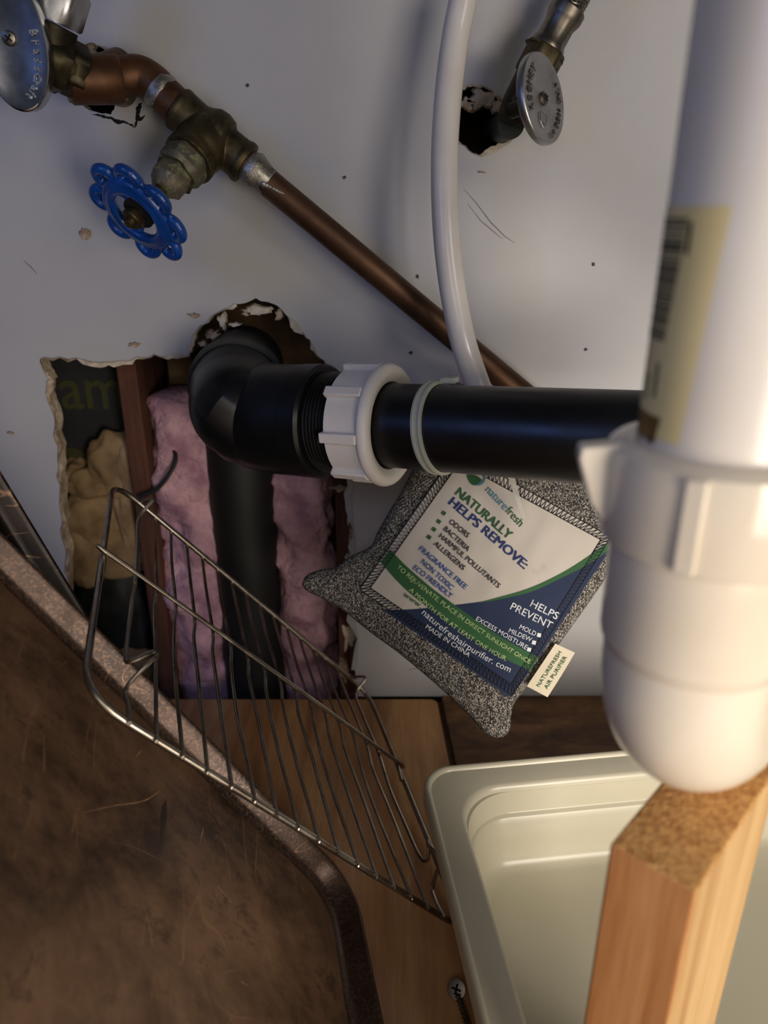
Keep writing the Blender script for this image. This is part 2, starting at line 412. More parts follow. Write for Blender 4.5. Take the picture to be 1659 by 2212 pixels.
# loose gypsum flaps and chips inside the rims
def flake(name, px, py, wd, ht, mat, y=-.0008, par=None, th=.0015, seed=0, **kw):
    c = onY(px, py, y); mb = MB(); n = 26; f0 = []; f1 = []
    for k in range(n):
        a = 2*pi*k/n; r = 1+.8*noise.noise(V((cos(a)*1.6+px*.1, sin(a)*1.6+py*.1, seed)))+.3*noise.noise(V((cos(a)*5+px, sin(a)*5+py, seed)))
        q = V((cos(a)*wd*r*.00031, 0, sin(a)*ht*r*.00031)); f0.append(c+q); f1.append(c+q*.8+V((0, -th, 0)))
    mb.rings([f0, f1]); return obj(name, mb, mat, par or wall, **kw)
for (x, y, a, b) in [(418, 681, 12, 5), (289, 744, 12, 5), (184, 505, 13, 12), (22, 935, 9, 4), (744, 383, 3, 3), (535, 184, 3, 3), (1282, 571, 3, 3), (1266, 755, 3, 3), (902, 598, 3, 4), (887, 762, 4, 4), (1040, 372, 7, 2)]:
    flake('paint_chip', x, y, a, b, 'paper' if a > 4 else 'ink', th=.0006)
def scuff(name, pts, w_, mat='scuff'):
    mb = MB(); pp = spline([onY(x+(2.5*noise.noise(V((x*.3, y*.3, 1))) if mat == 'black' else 0), y+(5*noise.noise(V((x*.21, y*.3, 7))) if mat == 'black' else 0), -.0002) for x, y in [(a[0]+(b[0]-a[0])*k/4, a[1]+(b[1]-a[1])*k/4) for a, b in zip(pts, pts[1:]) for k in range(4)]+[pts[-1]]], 4); N = len(pp)
    tube(mb, pp, [w_*(.3+.7*sin(pi*i/(N-1)))*(1+(1.1*noise.noise(pp[i]*420) if mat == 'black' else 0)) for i in range(N)], 5); obj(name, mb, mat, wall)
M['scuff'] = simple('grey_scuff', (134, 128, 124), rough=.8)
scuff('scuff_mark', [(1002, 408), (1030, 440), (1060, 480), (1090, 510), (1112, 525)], .00035)
scuff('scuff_mark', [(1010, 440), (1040, 478), (1066, 500), (1085, 516)], .0003)
scuff('scuff_mark', [(50, 562), (66, 576), (80, 592)], .0004)
scuff('scuff_mark', [(880, 1448), (900, 1444), (922, 1436)], .0004)
# cracks below the left hole
for pts, ww in (([(196, 246), (226, 254), (255, 262), (280, 268), (292, 274)], .0010), ([(292, 272), (298, 252), (300, 236), (306, 222)], .0012), ([(294, 262), (306, 256), (314, 250)], .0006), ([(250, 200), (268, 210), (276, 220)], .0014)):
    scuff('crack', pts, ww, 'black')
for (x, y, a, b, m_) in [(196, 112, 18, 15, 'plaster'), (1040, 214, 36, 18, 'plaster'), (1008, 226, 16, 12, 'plaster'), (1072, 228, 12, 16, 'paper'), (1098, 300, 7, 14, 'paper_pale'), (556, 670, 36, 10, 'paper_pale'), (482, 692, 11, 18, 'paper_pale'), (508, 700, 13, 4, 'paper_pale'), (462, 722, 22, 13, 'paper'), (604, 678, 9, 12, 'paper'), (535, 676, 10, 6, 'paper'), (440, 742, 9, 6, 'paper')]:
    flake('loose_gypsum', x, y, a, b, m_, y=.006, th=.004)

# ------------------------------------------------------------------ floor
mb = MB(); mb.box((0.05, -.36, -.0135), (.80, 0, 0), (0, .36, 0), (0, 0, .009)); obj('floor', mb, 'ply', None, False, kind='structure')
# pine board lying on it, with its rounded end under the wall
e0, e1 = onZ(945, 1512, .0), onZ(975, 1665, .0)
d = (e1-e0).normalized()
def board(name, x0, m, label, right=True):
    mb = MB()
    a = V((e0.x, -.003, 0)); k = (e1.x-e0.x)/(e1.y-e0.y)
    top = []
    for i in range(9):
        t = i/8*pi/2; top.append((a.x-.006+.006*sin(t) if True else 0, a.y-.006+.006*cos(t)))
    xe = a.x+k*(-.62-a.y)
    poly = [(x0, -.003)]+top+[(xe, -.62), (x0, -.62)]
    mb.rings([[V((x, y, -.004)) for x, y in poly], [V((x, y, 0)) for x, y in poly]])
    o = obj(name, mb, m, None, False, label=label, cat='board', mods=[BEV(.0012)]); return o
board('floor_board', -.34, 'board', 'wide tan pine board forming the cabinet bottom, under the wire rack')
e2 = onZ(952, 1500, 0)
mb = MB(); k = (e1.x-e0.x)/(e1.y-e0.y); xa = e0.x+.0035
poly = [(xa, -.0005), (.5, -.0005), (.5, -.62), (xa+k*-.62, -.62)]
mb.rings([[V((x, y, -.004)) for x, y in poly], [V((x, y, .0015)) for x, y in poly]])
obj('plywood_board', mb, 'ply', None, False, label='dark rough plywood bottom board against the wall, behind the cream bin', cat='board', mods=[BEV(.001)])

# ------------------------------------------------------------------ inside the wall cavity
def blob_col(name, pts, rx, mat, label, cat, seed=0, amp=.35, fr=60, ry=None, parent=None, **kw):
    """soft column or clump: a fat tube displaced by noise"""
    pp = spline(pts, 10); N = len(pp); mb = MB(); rings = []; seg = 36
    for i, p in enumerate(pp):
        e = min(1, sqrt(max(0, 1-(1-min(1, min(i, N-1-i)/6+.12))**2)))
        ring = []
        for k_ in range(seg):
            a = 2*pi*k_/seg; q = V((cos(a)*rx, sin(a)*(ry or rx), 0))*e
            dd = 1+amp*noise.noise((p+q)*fr+V((seed, 0, 0)))+amp*.6*noise.noise((p+q)*fr*2.3+V((0, seed, 0)))
            ring.append(p+q*dd)
        rings.append(ring)
    mb.rings(rings)
    return obj(name, mb, mat, parent, label=label, cat=cat, angle=180, **kw)
def cbox(name, px0, py0, px1, py1, y0, y1, mat, label, cat, z0=None, **kw):
    a = onY(px0, py0, y0); b = onY(px1, py1, y0)
    if z0 is not None: b.z = z0
    mb = MB(); mb.box(((a.x+b.x)/2, (y0+y1)/2, (a.z+b.z)/2), ((b.x-a.x)/2, 0, 0), (0, (y1-y0)/2, 0), (0, 0, (a.z-b.z)/2))
    return obj(name, mb, mat, None, False, label=label, cat=cat, mods=[BEV(.001)], **kw)
# back of the cavity
mb = MB(); mb.box((-.075, .118, .325), (.67, 0, 0), (0, .004, 0), (0, 0, .425)); obj('wall_cavity_back', mb, 'kraft', None, False, kind='structure')
mb = MB(); mb.box((-.39, .0645, .14), (.004, 0, 0), (0, .049, 0), (0, 0, .24)); mb.box((.10, .0645, .325), (.004, 0, 0), (0, .049, 0), (0, 0, .425))
obj('wall_cavity_side', mb, 'kraft', None, False, kind='structure')
mb = MB(); mb.box((-.12, .062, -.108), (.26, 0, 0), (0, .048, 0), (0, 0, .007)); obj('trim_sill', mb, 'kraft', None, False, kind='structure')
cbox('wall_stud', 290, 770, 346, 1500, .030, .10, 'stud', 'reddish brown wooden stud standing inside the torn wall hole', 'stud', z0=-.10)
cbox('wall_stud', 722, 1030, 790, 1500, .014, .05, 'stud', 'brown wooden stud at the right edge of the torn wall hole', 'stud', z0=-.10)
cbox('wood_blocking', 345, 640, 730, 830, .082, .10, 'blocking', 'brown blocking board behind the arched top of the wall hole', 'blocking board')
dw = cbox('dark_wrap_panel', 60, 770, 292, 1090, .060, .10, 'darkwrap', 'dark insulation wrap with olive letters inside the wall hole', 'insulation wrap')
tv, tf, tw = text_mesh('am', .01)
mb = MB(); A0 = onY(135, 882, .0592); A1 = onY(270, 882, .0592); sc = (A1.x-A0.x)/tw
mb.add([A0+V((v.x*sc, 0, v.y*sc*1.1)) for v in tv], tf); obj('lettering', mb, 'olive', dw, False, label='olive letters am on dark wrap')
mb = MB(); c0 = onY(152, 985, .0592); mb.rings([[c0+V((cos(a)*.012, 0, sin(a)*.007)) for a in [2*pi*i/20 for i in range(20)]], [c0+V((cos(a)*.012, -.0003, sin(a)*.007)) for a in [2*pi*i/20 for i in range(20)]]]); obj('printed_oval', mb, 'olive', dw, False)
blob_col('pink_insulation', [onY(392, 840, .060), onY(400, 930, .058), onY(412, 1050, .055), onY(425, 1180, .055), onY(432, 1300, .055), onY(436, 1400, .060), onY(438, 1515, .062), onY(438, 1640, .062)], .030, 'pink', 'pink fibreglass batt between the red stud and the black vertical pipe', 'insulation', 1, .42, 42, .024, group='pink insulation in the wall hole')
blob_col('pink_insulation', [onY(655, 990, .058), onY(655, 1100, .056), onY(658, 1200, .055), onY(664, 1320, .055), onY(668, 1420, .060), onY(670, 1515, .062), onY(670, 1640, .062)], .026, 'pink', 'pink fibreglass batt to the right of the black vertical pipe', 'insulation', 5, .40, 42, .022, group='pink insulation in the wall hole')
fm = thing('spray_foam', onY(240, 1300, .05), 'tan lumpy expanding foam filling the left side of the wall hole', 'foam')
def lump(c, r, seed, mat, par, sy=.8, name='foam_lump'):
    mb = MB(); bm = bmesh.new(); bmesh.ops.create_icosphere(bm, subdivisions=4, radius=1)
    vs = []
    for v in bm.verts:
        d_ = 1+.22*noise.noise(v.co*1.8+V((seed, 0, 0)))+.08*noise.noise(v.co*5+V((seed, 2, 0)))
        vs.append(c+V((v.co.x*r[0], v.co.y*r[1], v.co.z*r[2]))*d_)
    fs = [tuple(x.index for x in f.verts) for f in bm.faces]; bm.free(); mb.add(vs, fs)
    return obj(name, mb, mat, par, angle=180)
for i, (x, y, rx, rz) in enumerate([(250, 1000, .021, .026), (205, 1040, .026, .014), (165, 1010, .011, .009), (290, 1010, .014, .03), (210, 1120, .030, .024), (255, 1180, .026, .030), (180, 1200, .018, .028), (278, 1110, .010, .03)]):
    lump(onY(x, y, .052+.004*(i % 3)), (rx, .014, rz), i*3.1, 'foam', fm)
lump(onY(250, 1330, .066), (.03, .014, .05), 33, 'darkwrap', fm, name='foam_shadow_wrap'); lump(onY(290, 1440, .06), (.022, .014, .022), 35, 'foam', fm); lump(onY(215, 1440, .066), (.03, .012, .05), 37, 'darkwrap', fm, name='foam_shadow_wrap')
mb = MB(); tube(mb, spline([onY(300, 1075, .024), onY(340, 1055, .024), (onY(368, 1020, .026)), onY(380, 990, .03), onY(372, 960, .036)], 8), .0016, 8); obj('thin_cable', mb, 'darkwrap', None, label='thin dark cable curling over the pink insulation in the wall hole', cat='cable')
mb = MB()
for (x, y, wd, ht, sd) in [(756, 1100, 7, 34, 1), (760, 1170, 6, 44, 2), (752, 1205, 9, 14, 3), (752, 1375, 14, 34, 5), (742, 1450, 18, 34, 4), (738, 1055, 22, 8, 6)]:
    flake('torn_kraft_flap', x, y, wd, ht, 'paper_pale' if sd % 2 else 'paper', y=.0135, th=.001, seed=sd)

# ------------------------------------------------------------------ black drain arm
A = P(885, 921.7, .3987); B = P(1270, 943.5, .356); DA = (B-A).normalized()
def ax_at(px):
    lo, hi = -.3, .3
    for _ in range(50):
        m = (lo+hi)/2
        if proj(A+DA*m)[0] < px: lo = m
        else: hi = m
    return lo
RP = .0228
dr = thing('drain_pipe', (ax_at(538)*DA+A), 'black plastic drain line with elbow, white slip nut and horizontal arm', 'drain pipe')
dr.location.z = 0; W[dr.name].z = 0
s0, s1 = ax_at(762), ax_at(1400)+.10
mb = MB(); lathe(mb, [(s0, RP-.003), (s0, RP), (s1, RP), (s1, RP-.003), (s0, RP-.003)], A, DA, 64, caps=False); obj('drain_arm', mb, 'abs', dr)
# white slip nut
n0, n1, n2 = ax_at(758), ax_at(828), ax_at(846)
mb = MB(); L_ = n1-n0; R1, R2 = .0305, .0335
lathe(mb, [(n0, RP+.004), (n0, R1-.0006), (n0+.0008, R1), (n0+L_*.86, R1), (n1, R1), (n1+.0010, R2-.0006), (n1+.0020, R2-.0001), (n1+.0035, R2), (n1+.0052, R2-.0006), (n1+.0066, R2-.0022), (n1+.0072, R2-.0042), (n1+.0068, R2-.0064), (n1+.005, RP+.0012), (n1+.003, RP+.0004), (n0, RP+.004)], A, DA, 72, caps=False)
x_, y_, z_ = basis(DA)
for k in range(8):
    a = 2*pi*k/8; rd = x_*cos(a)+y_*sin(a); tn = DA.cross(rd)
    mb.box(A+DA*(n0+L_*.5)+rd*(R1+.0008), DA*(L_*.5+.0008), tn*.0028, rd*.0022)
slip = obj('slip_nut', mb, 'nut', dr, mods=[BEV(.0008, 3)], label='white nylon slip nut with ribs')
# threaded adapter
t0, t1, t2 = ax_at(662), ax_at(708), ax_at(772)
mb = MB(); prof = [(t1, .022)]
nt = 9
for i in range(nt):
    q = t1+(t2-t1)*i/nt; prof += [(q, .0272), (q+(t2-t1)/nt*.35, .0284), (q+(t2-t1)/nt*.65, .0284), (q+(t2-t1)/nt*.98, .0272)]
prof += [(t2, .022)]
lathe(mb, prof, A, DA, 56); obj('threaded_adapter', mb, 'abs', dr, angle=20)
mb = MB(); fl = lambda d, a: 1 if (a % (pi/5)) > .2 else .985
lathe(mb, [(t0, .024), (t0, .0318), (t0+.001, .0325), (t1-.002, .0325), (t1, .0312), (t1, .024)], A, DA, 60); obj('adapter_collar', mb, 'abs', dr, angle=8)
# elbow
q0 = A+DA*ax_at(675); q1 = A+DA*ax_at(600)
st0 = P(513, 832, .462); st1 = P(524, 800, .50)
path = spline([q0, q1, A+DA*ax_at(552)+V((0, .003, .001)), P(518, 888, .438), P(511, 858, .452), st0], 8)
mb = MB(); N = len(path); tube(mb, path, [.0322 if i < N*.40 else (.0300 if i < N*.55 else .0282) for i in range(N)], 56); obj('elbow', mb, 'abs', dr)
ds = (st1-st0).normalized()
mb = MB(); lathe(mb, [(-.006, .026), (-.006, .0300), (0, .0300), (.001, .0285), (.012, .0285), (.012, .027), (.06, .027), (.06, .02)], st0, (st1-st0), 56); obj('stub_pipe', mb, 'abs_stack', dr)
vx = onY(538, 1200, .055)
mb = MB(); lathe(mb, [(-.10, .0262), (.215, .0262), (.215, .0290), (.268, .0290), (.274, .02)], V((vx.x, .048, 0)), (0, 0, 1), 48); obj('vertical_stack', mb, 'abs_stack', dr)
# faint raised size marks
mb = MB()
rnd = random.Random(3)
obj_specks = []

# ------------------------------------------------------------------ white hose
hp = [(1008, -60, .385), (1000, 0, .387), (986, 70, .392), (973, 160, .396), (964, 260, .40), (960, 350, .403), (961, 450, .407), (968, 550, .412), (982, 650, .418), (1001, 740, .424), (1024, 810, .431), (1046, 868, .435), (1090, 960, .445), (1140, 1040, .455)]
hp = hp[:-2]+[(1058, 898, .437)]
mb = MB(); tube(mb, spline([P(*q) for q in hp], 8), .0074, 28)
obj('drain_hose', mb, 'hose', None, label='white flexible plastic hose hanging down behind the black drain arm', cat='hose')

# ------------------------------------------------------------------ copper supply with gate valve, top left
def R_(px, t): return px*t/1600
ca = P(545, 366, .426); cb = P(900, 660.5, .458); dc = (cb-ca).normalized()
cpipe = thing('copper_pipe', V((cb.x, cb.y, 0)), 'long brown copper pipe running diagonally down across the wall', 'pipe')
mb = MB(); tube(mb, [ca-dc*.006, ca, cb, ca+dc*.245], .0079, 32); obj('pipe', mb, 'copper', cpipe)
mb = MB(); lathe(mb, [(-.004, .0086), (0, .0104), (.003, .0097), (.006, .0088), (.009, .0082), (.0115, .0079)], ca, dc, 48, fn=wob(.10, 2.5, 4)); obj('solder_joint', mb, 'solder', cpipe)
sx, sy, sz = basis(dc)
tc = (CAM-ca).normalized()
mb = MB()
for i in range(7):
    q = ca+dc*(.010+.0019*i); ang = atan2(tc.dot(sy), tc.dot(sx))+.30-.06*i
    dirn = sx*cos(ang)+sy*sin(ang)
    bm = bmesh.new(); bmesh.ops.create_icosphere(bm, subdivisions=2, radius=.0020-.00012*i)
    mb.add([v.co+q+dirn*.0071 for v in bm.verts], [tuple(x.index for x in f.verts) for f in bm.faces]); bm.free()
obj('solder_drip', mb, 'solder', cpipe, mods=[('REMESH', dict(mode='VOXEL', voxel_size=.0005)), ('SMOOTH', dict(factor=.5, iterations=4))])

gv = thing('gate_valve', P(450, 300, .42), 'tarnished brass gate valve with a scalloped blue handwheel', 'valve')
vin = P(392, 240, .416); vout = P(520, 345, .425); dv = (vout-vin).normalized(); vc = (vin+vout)/2
Lv = (vout-vin).length
mb = MB()
lathe(mb, [(-.003, .0088), (-.003, .0117), (-.001, .0122), (.0015, .0117), (Lv*.26, .0113), (Lv*.34, .0125), (Lv*.44, .0150), (Lv*.56, .0155), (Lv*.68, .0142), (Lv*.74, .0113), (Lv-.001, .0115), (Lv+.001, .0124), (Lv+.004, .0120), (Lv+.004, .0088)], vin, dv, 44)
wc = P(297, 463, .392); vb = P(450, 300, .42); dw_ = (wc-vb).normalized(); Lw = (wc-vb).length
lathe(mb, [(-.012, .008), (-.008, .0135), (.0, .0152), (.010, .0150), (.014, .0140), (.0165, .0148), (.0205, .0148), (.021, .012)], vb, dw_, 44)
obj('valve_body', mb, 'brass', gv, mods=[('REMESH', dict(mode='VOXEL', voxel_size=.0006)), ('SMOOTH', dict(factor=.5, iterations=3))])
mb = MB(); lathe(mb, [(.019, .008), (.019, .0122), (.021, .0128), (.029, .0126), (.0305, .0112), (.033, .0092), (.035, .009)], vb, dw_, 48, fn=lambda d, a: hexfn(d, a) if .019 < d < .031 else 1); obj('bonnet', mb, 'crust', gv)
mb = MB(); lathe(mb, [(.033, .012), (.033, .0098), (.0345, .0102), (.041, .0102), (.0425, .0088), (.046, .0062), (.047, .004)], vb, dw_, 48, fn=lambda d, a: hexfn(d, a+.4) if d < .042 else 1); obj('packing_nut', mb, 'crust', gv)
mb = MB(); lathe(mb, [(.04, .0034), (Lw+.001, .0034), (Lw+.001, .0052), (Lw+.002, .0058), (Lw+.005, .0058), (Lw+.0058, .0048), (Lw+.0058, .0028), (Lw+.0085, .0026), (Lw+.009, .0016)], vb, dw_, 36, fn=lambda d, a: hexfn(d, a) if Lw+.001 < d < Lw+.0057 else 1); obj('stem', mb, 'brass', gv)
# handwheel
hx = (P(390, 550, .392)-P(215, 372, .392)); hx = (hx-dw_*hx.dot(dw_)).normalized(); hy = dw_.cross(hx)
def WP(r, a, d_=0): return wc+(hx*cos(a)+hy*sin(a))*r+dw_*d_
RW = .0286
mb = MB()
tube(mb, [WP(RW*.54, 2*pi*i/64, .0006) for i in range(64)], .0030, 14, True)
tube(mb, [WP(RW*.64, 2*pi*i/64, -.0004) for i in range(64)], .0032, 14, True)
for k in range(8):
    a0 = 2*pi*(k+.35)/8; lo_ = []
    for i in range(24):
        b = 2*pi*i/24; r = RW*.81+RW*.155*cos(b); aa = a0+.225*sin(b)*(1.12-.2*cos(b))
        lo_.append(WP(r, aa, -.0012+.0010*cos(b)))
    tube(mb, lo_, .0028, 12, True)
tube(mb, [WP(RW*(.83+.035*cos(8*(2*pi*i/96-2*pi*.35/8))), 2*pi*i/96, -.0012) for i in range(96)], .0016, 10, True)
obj('handwheel', mb, 'blue', gv, angle=180, mods=[('REMESH', dict(mode='VOXEL', voxel_size=.00045)), ('SMOOTH', dict(factor=.5, iterations=5))], label='blue painted scalloped handwheel')
mb = MB()
lathe(mb, [(-.0065, .0035), (-.0065, .0085), (-.004, .0092), (-.002, .0085), (-.001, .004)], wc, dw_, 40)
for k in range(3):
    a = 2*pi*k/3+.5; tube(mb, [WP(.006, a, -.004), WP(.011, a, -.0035), WP(RW*.58, a, .0005)], [.0035, .0030, .0026], 12)
obj('wheel_hub', mb, 'blue', gv, angle=180, mods=[('REMESH', dict(mode='VOXEL', voxel_size=.0005)), ('SMOOTH', dict(factor=.5, iterations=4))])
mb = MB(); lathe(mb, [(-.0018, .003), (-.0018, .0088), (-.0006, .0088), (-.0006, .003)], wc, dw_, 32); obj('washer', mb, 'black', gv)

# copper elbow between the two valves
el = thing('copper_fitting', P(250, 180, .408), 'short brown copper elbow and coupling between the two valves', 'pipe fitting')
e_pts = [P(196, 168, .402), P(225, 176, .404), P(262, 168, .408), P(300, 164, .411), P(332, 182, .413), P(356, 207, .414), P(384, 233, .4155)]
mb = MB(); pp = spline(e_pts, 8); tube(mb, pp, [.0104 for i in range(len(pp))], 36); obj('elbow', mb, 'copper_hot', el)
mb = MB(); dcp = (e_pts[2]-e_pts[0]).normalized(); lathe(mb, [(-.016, .009), (-.016, .0116), (-.015, .0122), (.010, .0122), (.011, .0116), (.011, .009)], P(215, 172, .403), dcp, 44); obj('coupling', mb, 'copper_hot', el)
mb = MB(); q = P(186, 168, .400); tube(mb, [q, q+V((0, .035, .012))+V((.008, 0, 0))], .0085, 28)
tube(mb, [P(238, 186, .407), P(262, 196, .430), P(270, 190, .46)], .0085, 28); obj('wall_stub', mb, 'copper_hot', el)
for px_, py_, s_ in ((262, 169, .0108), (348, 200, .0110)):
    c_ = P(px_, py_, .409 if px_ < 300 else .4135); dd = (P(300, 164, .411)-P(225, 170, .405)).normalized() if px_ < 300 else (e_pts[-1]-e_pts[-3]).normalized()
    mb = MB(); w2 = .0010 if px_ < 300 else .0028
    lathe(mb, [(-w2, .0103), (0, s_), (w2*.6, s_-.0001), (w2*1.3, .0103)], c_, dd, 44, fn=wob(.07, 2.2, px_)); obj('solder_joint', mb, 'solder', el)

# ------------------------------------------------------------------ left stop valve (half out of frame)
lv = thing('stop_valve', P(70, 130, .385), 'brass stop valve with a large chrome oval handle, at the top left', 'valve')
vd = (P(190, 166, .401)-P(95, 120, .385)).normalized()
vo = P(95, 120, .385); Lq = (P(186, 164, .400)-vo).length
mb = MB(); lathe(mb, [(-.010, .012), (-.010, .013), (.004, .0145), (.006, .0150), (.010, .0150), (.0105, .0128), (.013, .0128)], vo, vd, 40, fn=lambda d, a: hexfn(d, a) if d > .005 and d < .0102 else 1)
obj('valve_body', mb, 'brass_dark', lv)
mb = MB(); lathe(mb, [(.011, .008), (.011, .0128), (.012, .0134), (.019, .0134), (.020, .0120), (.0235, .0106), (.0235, .008)], vo, vd, 48, fn=lambda d, a: hexfn(d, a+.3) if d < .0195 else 1); obj('compression_nut', mb, 'brass_dark', lv)
up0 = P(105, 105, .384); up1 = P(140, -40, .372); du = (up1-up0).normalized()
mb = MB(); lathe(mb, [(-.01, .008), (-.01, .0115), (.012, .0115), (.012, .008)], up0, du, 32); obj('outlet', mb, 'brass_dark', lv)
mb = MB(); lathe(mb, [(.013, .008), (.013, .0122), (.014, .0128), (.028, .0134), (.030, .0124), (.030, .0105), (.033, .0105), (.033, .0118), (.05, .0118), (.05, .012)], up0, du, 48, fn=lambda d, a: hexfn(d, a+.2) if .0135 < d < .0295 else 1); obj('coupling_nut', mb, 'chrome_worn', lv)
def oval_handle(par, c, nrm, major, a_, b_, th, mat='chrome', screw_off=None, dish=.0016):
    nrm = V(nrm).normalized(); my = V(major); my = (my-nrm*my.dot(nrm)).normalized(); mx = my.cross(nrm)
    def pt(x, y, h): return c+mx*x+my*y+nrm*h
    mb = MB(); seg = 72; rings = []
    for (sc_, h) in [(.0, -th), (.80, -th), (.955, -th), (.99, -th+.0006), (1, -th+.0014), (1, -.0012), (.99, -.0004), (.97, 0), (.94, 0), (.8, -dish*.25), (.6, -dish*.6), (.4, -dish*.85), (.2, -dish), (.01, -dish)]:
        sc_ = max(sc_, .01)
        rings.append([pt(cos(2*pi*k/seg)*a_*sc_, sin(2*pi*k/seg)*b_*sc_, h) for k in range(seg)])
    mb.rings(rings); obj('handle', mb, mat, par, label='polished oval handle')
    mb = MB(); x, y, z = mx, my, nrm
    prof = [(-dish-.001, .0030), (-dish+.0006, .0034), (-dish+.0014, .0030), (-dish+.0019, .0018), (-dish+.002, .0002)]
    lathe(mb, prof, c, nrm, 28); s_ = obj('handle_screw', mb, 'steel', par)
    mb = MB(); o = c+nrm*(-dish+.00195)
    mb.box(o, (mx+my).normalized()*.0019, (mx-my).normalized()*.0004, nrm*.0003); mb.box(o, (mx-my).normalized()*.0019, (mx+my).normalized()*.0004, nrm*.0003)
    ob = obj('cross_slot', mb, 'black', s_, False)
    mb = MB(); lathe(mb, [(-th-.016, .004), (-th-.005, .0045), (-th, .007)], c, nrm, 24); obj('handle_stem', mb, 'brass_dark', par)
    return pt
def arc_text(par, pt, s, a0, a1, rx, ry, size, mat, h=-.0004, flip=False, name='lettering'):
    """raised letters following an ellipse from angle a0 to a1"""
    mb = MB(); n = len(s)
    for i, ch in enumerate(s):
        if ch == ' ': continue
        a = a0+(a1-a0)*(i+.5)/n
        tv_, tf_, tw_ = text_mesh(ch, .01, .02, 1)
        cx, cy = cos(a)*rx, sin(a)*ry
        tx, ty = -sin(a)*rx, cos(a)*ry; l = sqrt(tx*tx+ty*ty); tx, ty = tx/l, ty/l
        if a1 < a0: tx, ty = -tx, -ty
        nx, ny = -ty, tx
        mb.add([pt(cx+(v.x-tw_/2)*size*tx+(v.y-.35)*size*nx, cy+(v.x-tw_/2)*size*ty+(v.y-.35)*size*ny, h+v.z*.012) for v in tv_], tf_)
    return obj(name, mb, mat, par, False)
lc = P(18, 82, .358)
pt = oval_handle(lv, lc, (.10, -.80, -.10), V((-.06, 0, 1)), .0172, .0318, .012)
arc_text(lv, pt, 'BrassCraft', 0.14, -1.38, .0124, .0258, .0054, 'chrome_worn', h=.0002)

# ------------------------------------------------------------------ right stop valve and braided hose
rv = thing('stop_valve', P(1120, 230, .41), 'small brass stop valve with an oval chrome handle, by the round wall hole', 'valve')
rc = P(1176, 212, .386)
mj = P(1203, 125, .388)-P(1146, 303, .396)
mb = MB()
rb0 = P(1112, 262, .418); rb1 = P(1140, 190, .408); rb2 = P(1172, 128, .402); 
tube(mb, spline([rb0, P(1122, 228, .413), rb1, rb2], 8), [.0100]*25, 36)
lathe(mb, [(-.02, .007), (-.006, .0095), (.010, .0095), (.010, .012)], P(1135, 225, .410), (rc-P(1135, 225, .410)), 30)
obj('valve_body', mb, 'brass_dark', rv, mods=[('REMESH', dict(mode='VOXEL', voxel_size=.0006)), ('SMOOTH', dict(factor=.5, iterations=3))])
mb = MB(); tube(mb, [P(1104, 268, .420), P(1082, 278, .445), P(1068, 282, .50)], .0078, 28); obj('inlet_pipe', mb, 'greenish', rv)
dux = (rb2-rb1).normalized()
mb = MB(); lathe(mb, [(-.004, .007), (-.004, .0102), (-.003, .0108), (.011, .0108), (.012, .0102), (.012, .007)], P(1158, 152, .404), dux, 48, fn=lambda d, a: hexfn(d, a+.3)); obj('outlet_hex', mb, 'brass', rv)
pt = oval_handle(rv, rc, (.74, -.62, .22), mj, .0215, .0226, .0045, mat='chrome_worn', dish=.0008)
arc_text(rv, pt, 'KEENEY', pi+.75, pi-.75, .0150, .0172, .0056, 'steel', h=.0002)
arc_text(rv, pt, '1/4 TURN ONLY', -1.15, .85, .0160, .0186, .0044, 'steel', h=.0002)
mb = MB(); sh = [(0, -.0042), (.0028, -.002), (.0032, .003), (-.0032, .003), (-.0028, -.002)]
tube(mb, [pt(x*1.0, y-.0112, .0001) for x, y in sh], .00022, 6, True); tube(mb, [pt(-.003, -.0100, .0001), pt(.003, -.0125, .0001)], .0002, 6); obj('shield_mark', mb, 'chrome_worn', rv)
bh = thing('braided_hose', P(1235, 30, .395), 'braided steel supply hose screwed onto the small right valve', 'hose')
f0 = P(1180, 105, .4015); f1 = P(1232, 12, .394); df = (f1-f0).normalized()
Lf = (f1-f0).length
mb = MB(); lathe(mb, [(-.002, .012), (-.002, .0092), (-.0005, .0098), (.0025, .0096), (.004, .0086), (Lf*.55, .0084), (Lf*.68, .0094), (Lf*.75, .0099), (Lf*.92, .0099), (Lf*.96, .0092), (Lf*.96, .007)], f0, df, 60, fn=lambda d, a: 1-.035*max(0, cos(a*12)) if .004 < d < Lf*.60 else 1); obj('hose_nut', mb, 'steel', bh)
hp2 = spline([f1-df*.004, f1+df*.006, P(1250, -22, .392), P(1285, -75, .388), P(1330, -140, .384)], 14)
mb = MB(); tube(mb, hp2, .0070, 24); obj('hose_core', mb, 'brass_dark', bh)
def helix(path, r, turns, ph, sgn, wr, mb):
    N = len(path)-1; pts = []; steps = turns*16; x = None
    tg0 = (path[1]-path[0]).normalized(); x, y, _ = basis(tg0)
    fr = [(path[0], x, y)]
    for i in range(1, len(path)):
        t0_ = (path[i]-path[i-1]).normalized(); x = (x-t0_*x.dot(t0_)).normalized(); fr.append((path[i], x, t0_.cross(x)))
    for s in range(steps+1):
        u = s/steps*N; i = min(int(u), N-1); f = u-i
        p = fr[i][0].lerp(fr[i+1][0], f); xx = fr[i][1].lerp(fr[i+1][1], f); yy = fr[i][2].lerp(fr[i+1][2], f)
        a = ph+sgn*2*pi*turns*s/steps; rr = r+.00025*sin(a*4+ph)
        pts.append(p+xx*cos(a)*rr+yy*sin(a)*rr)
    tube(mb, pts, wr, 5)
mb = MB()
for k in range(10):
    helix(hp2, .0074, 3, 2*pi*k/10, 1, .00062, mb); helix(hp2, .0074, 3, 2*pi*k/10, -1, .00062, mb)
obj('braid', mb, 'steel', bh)

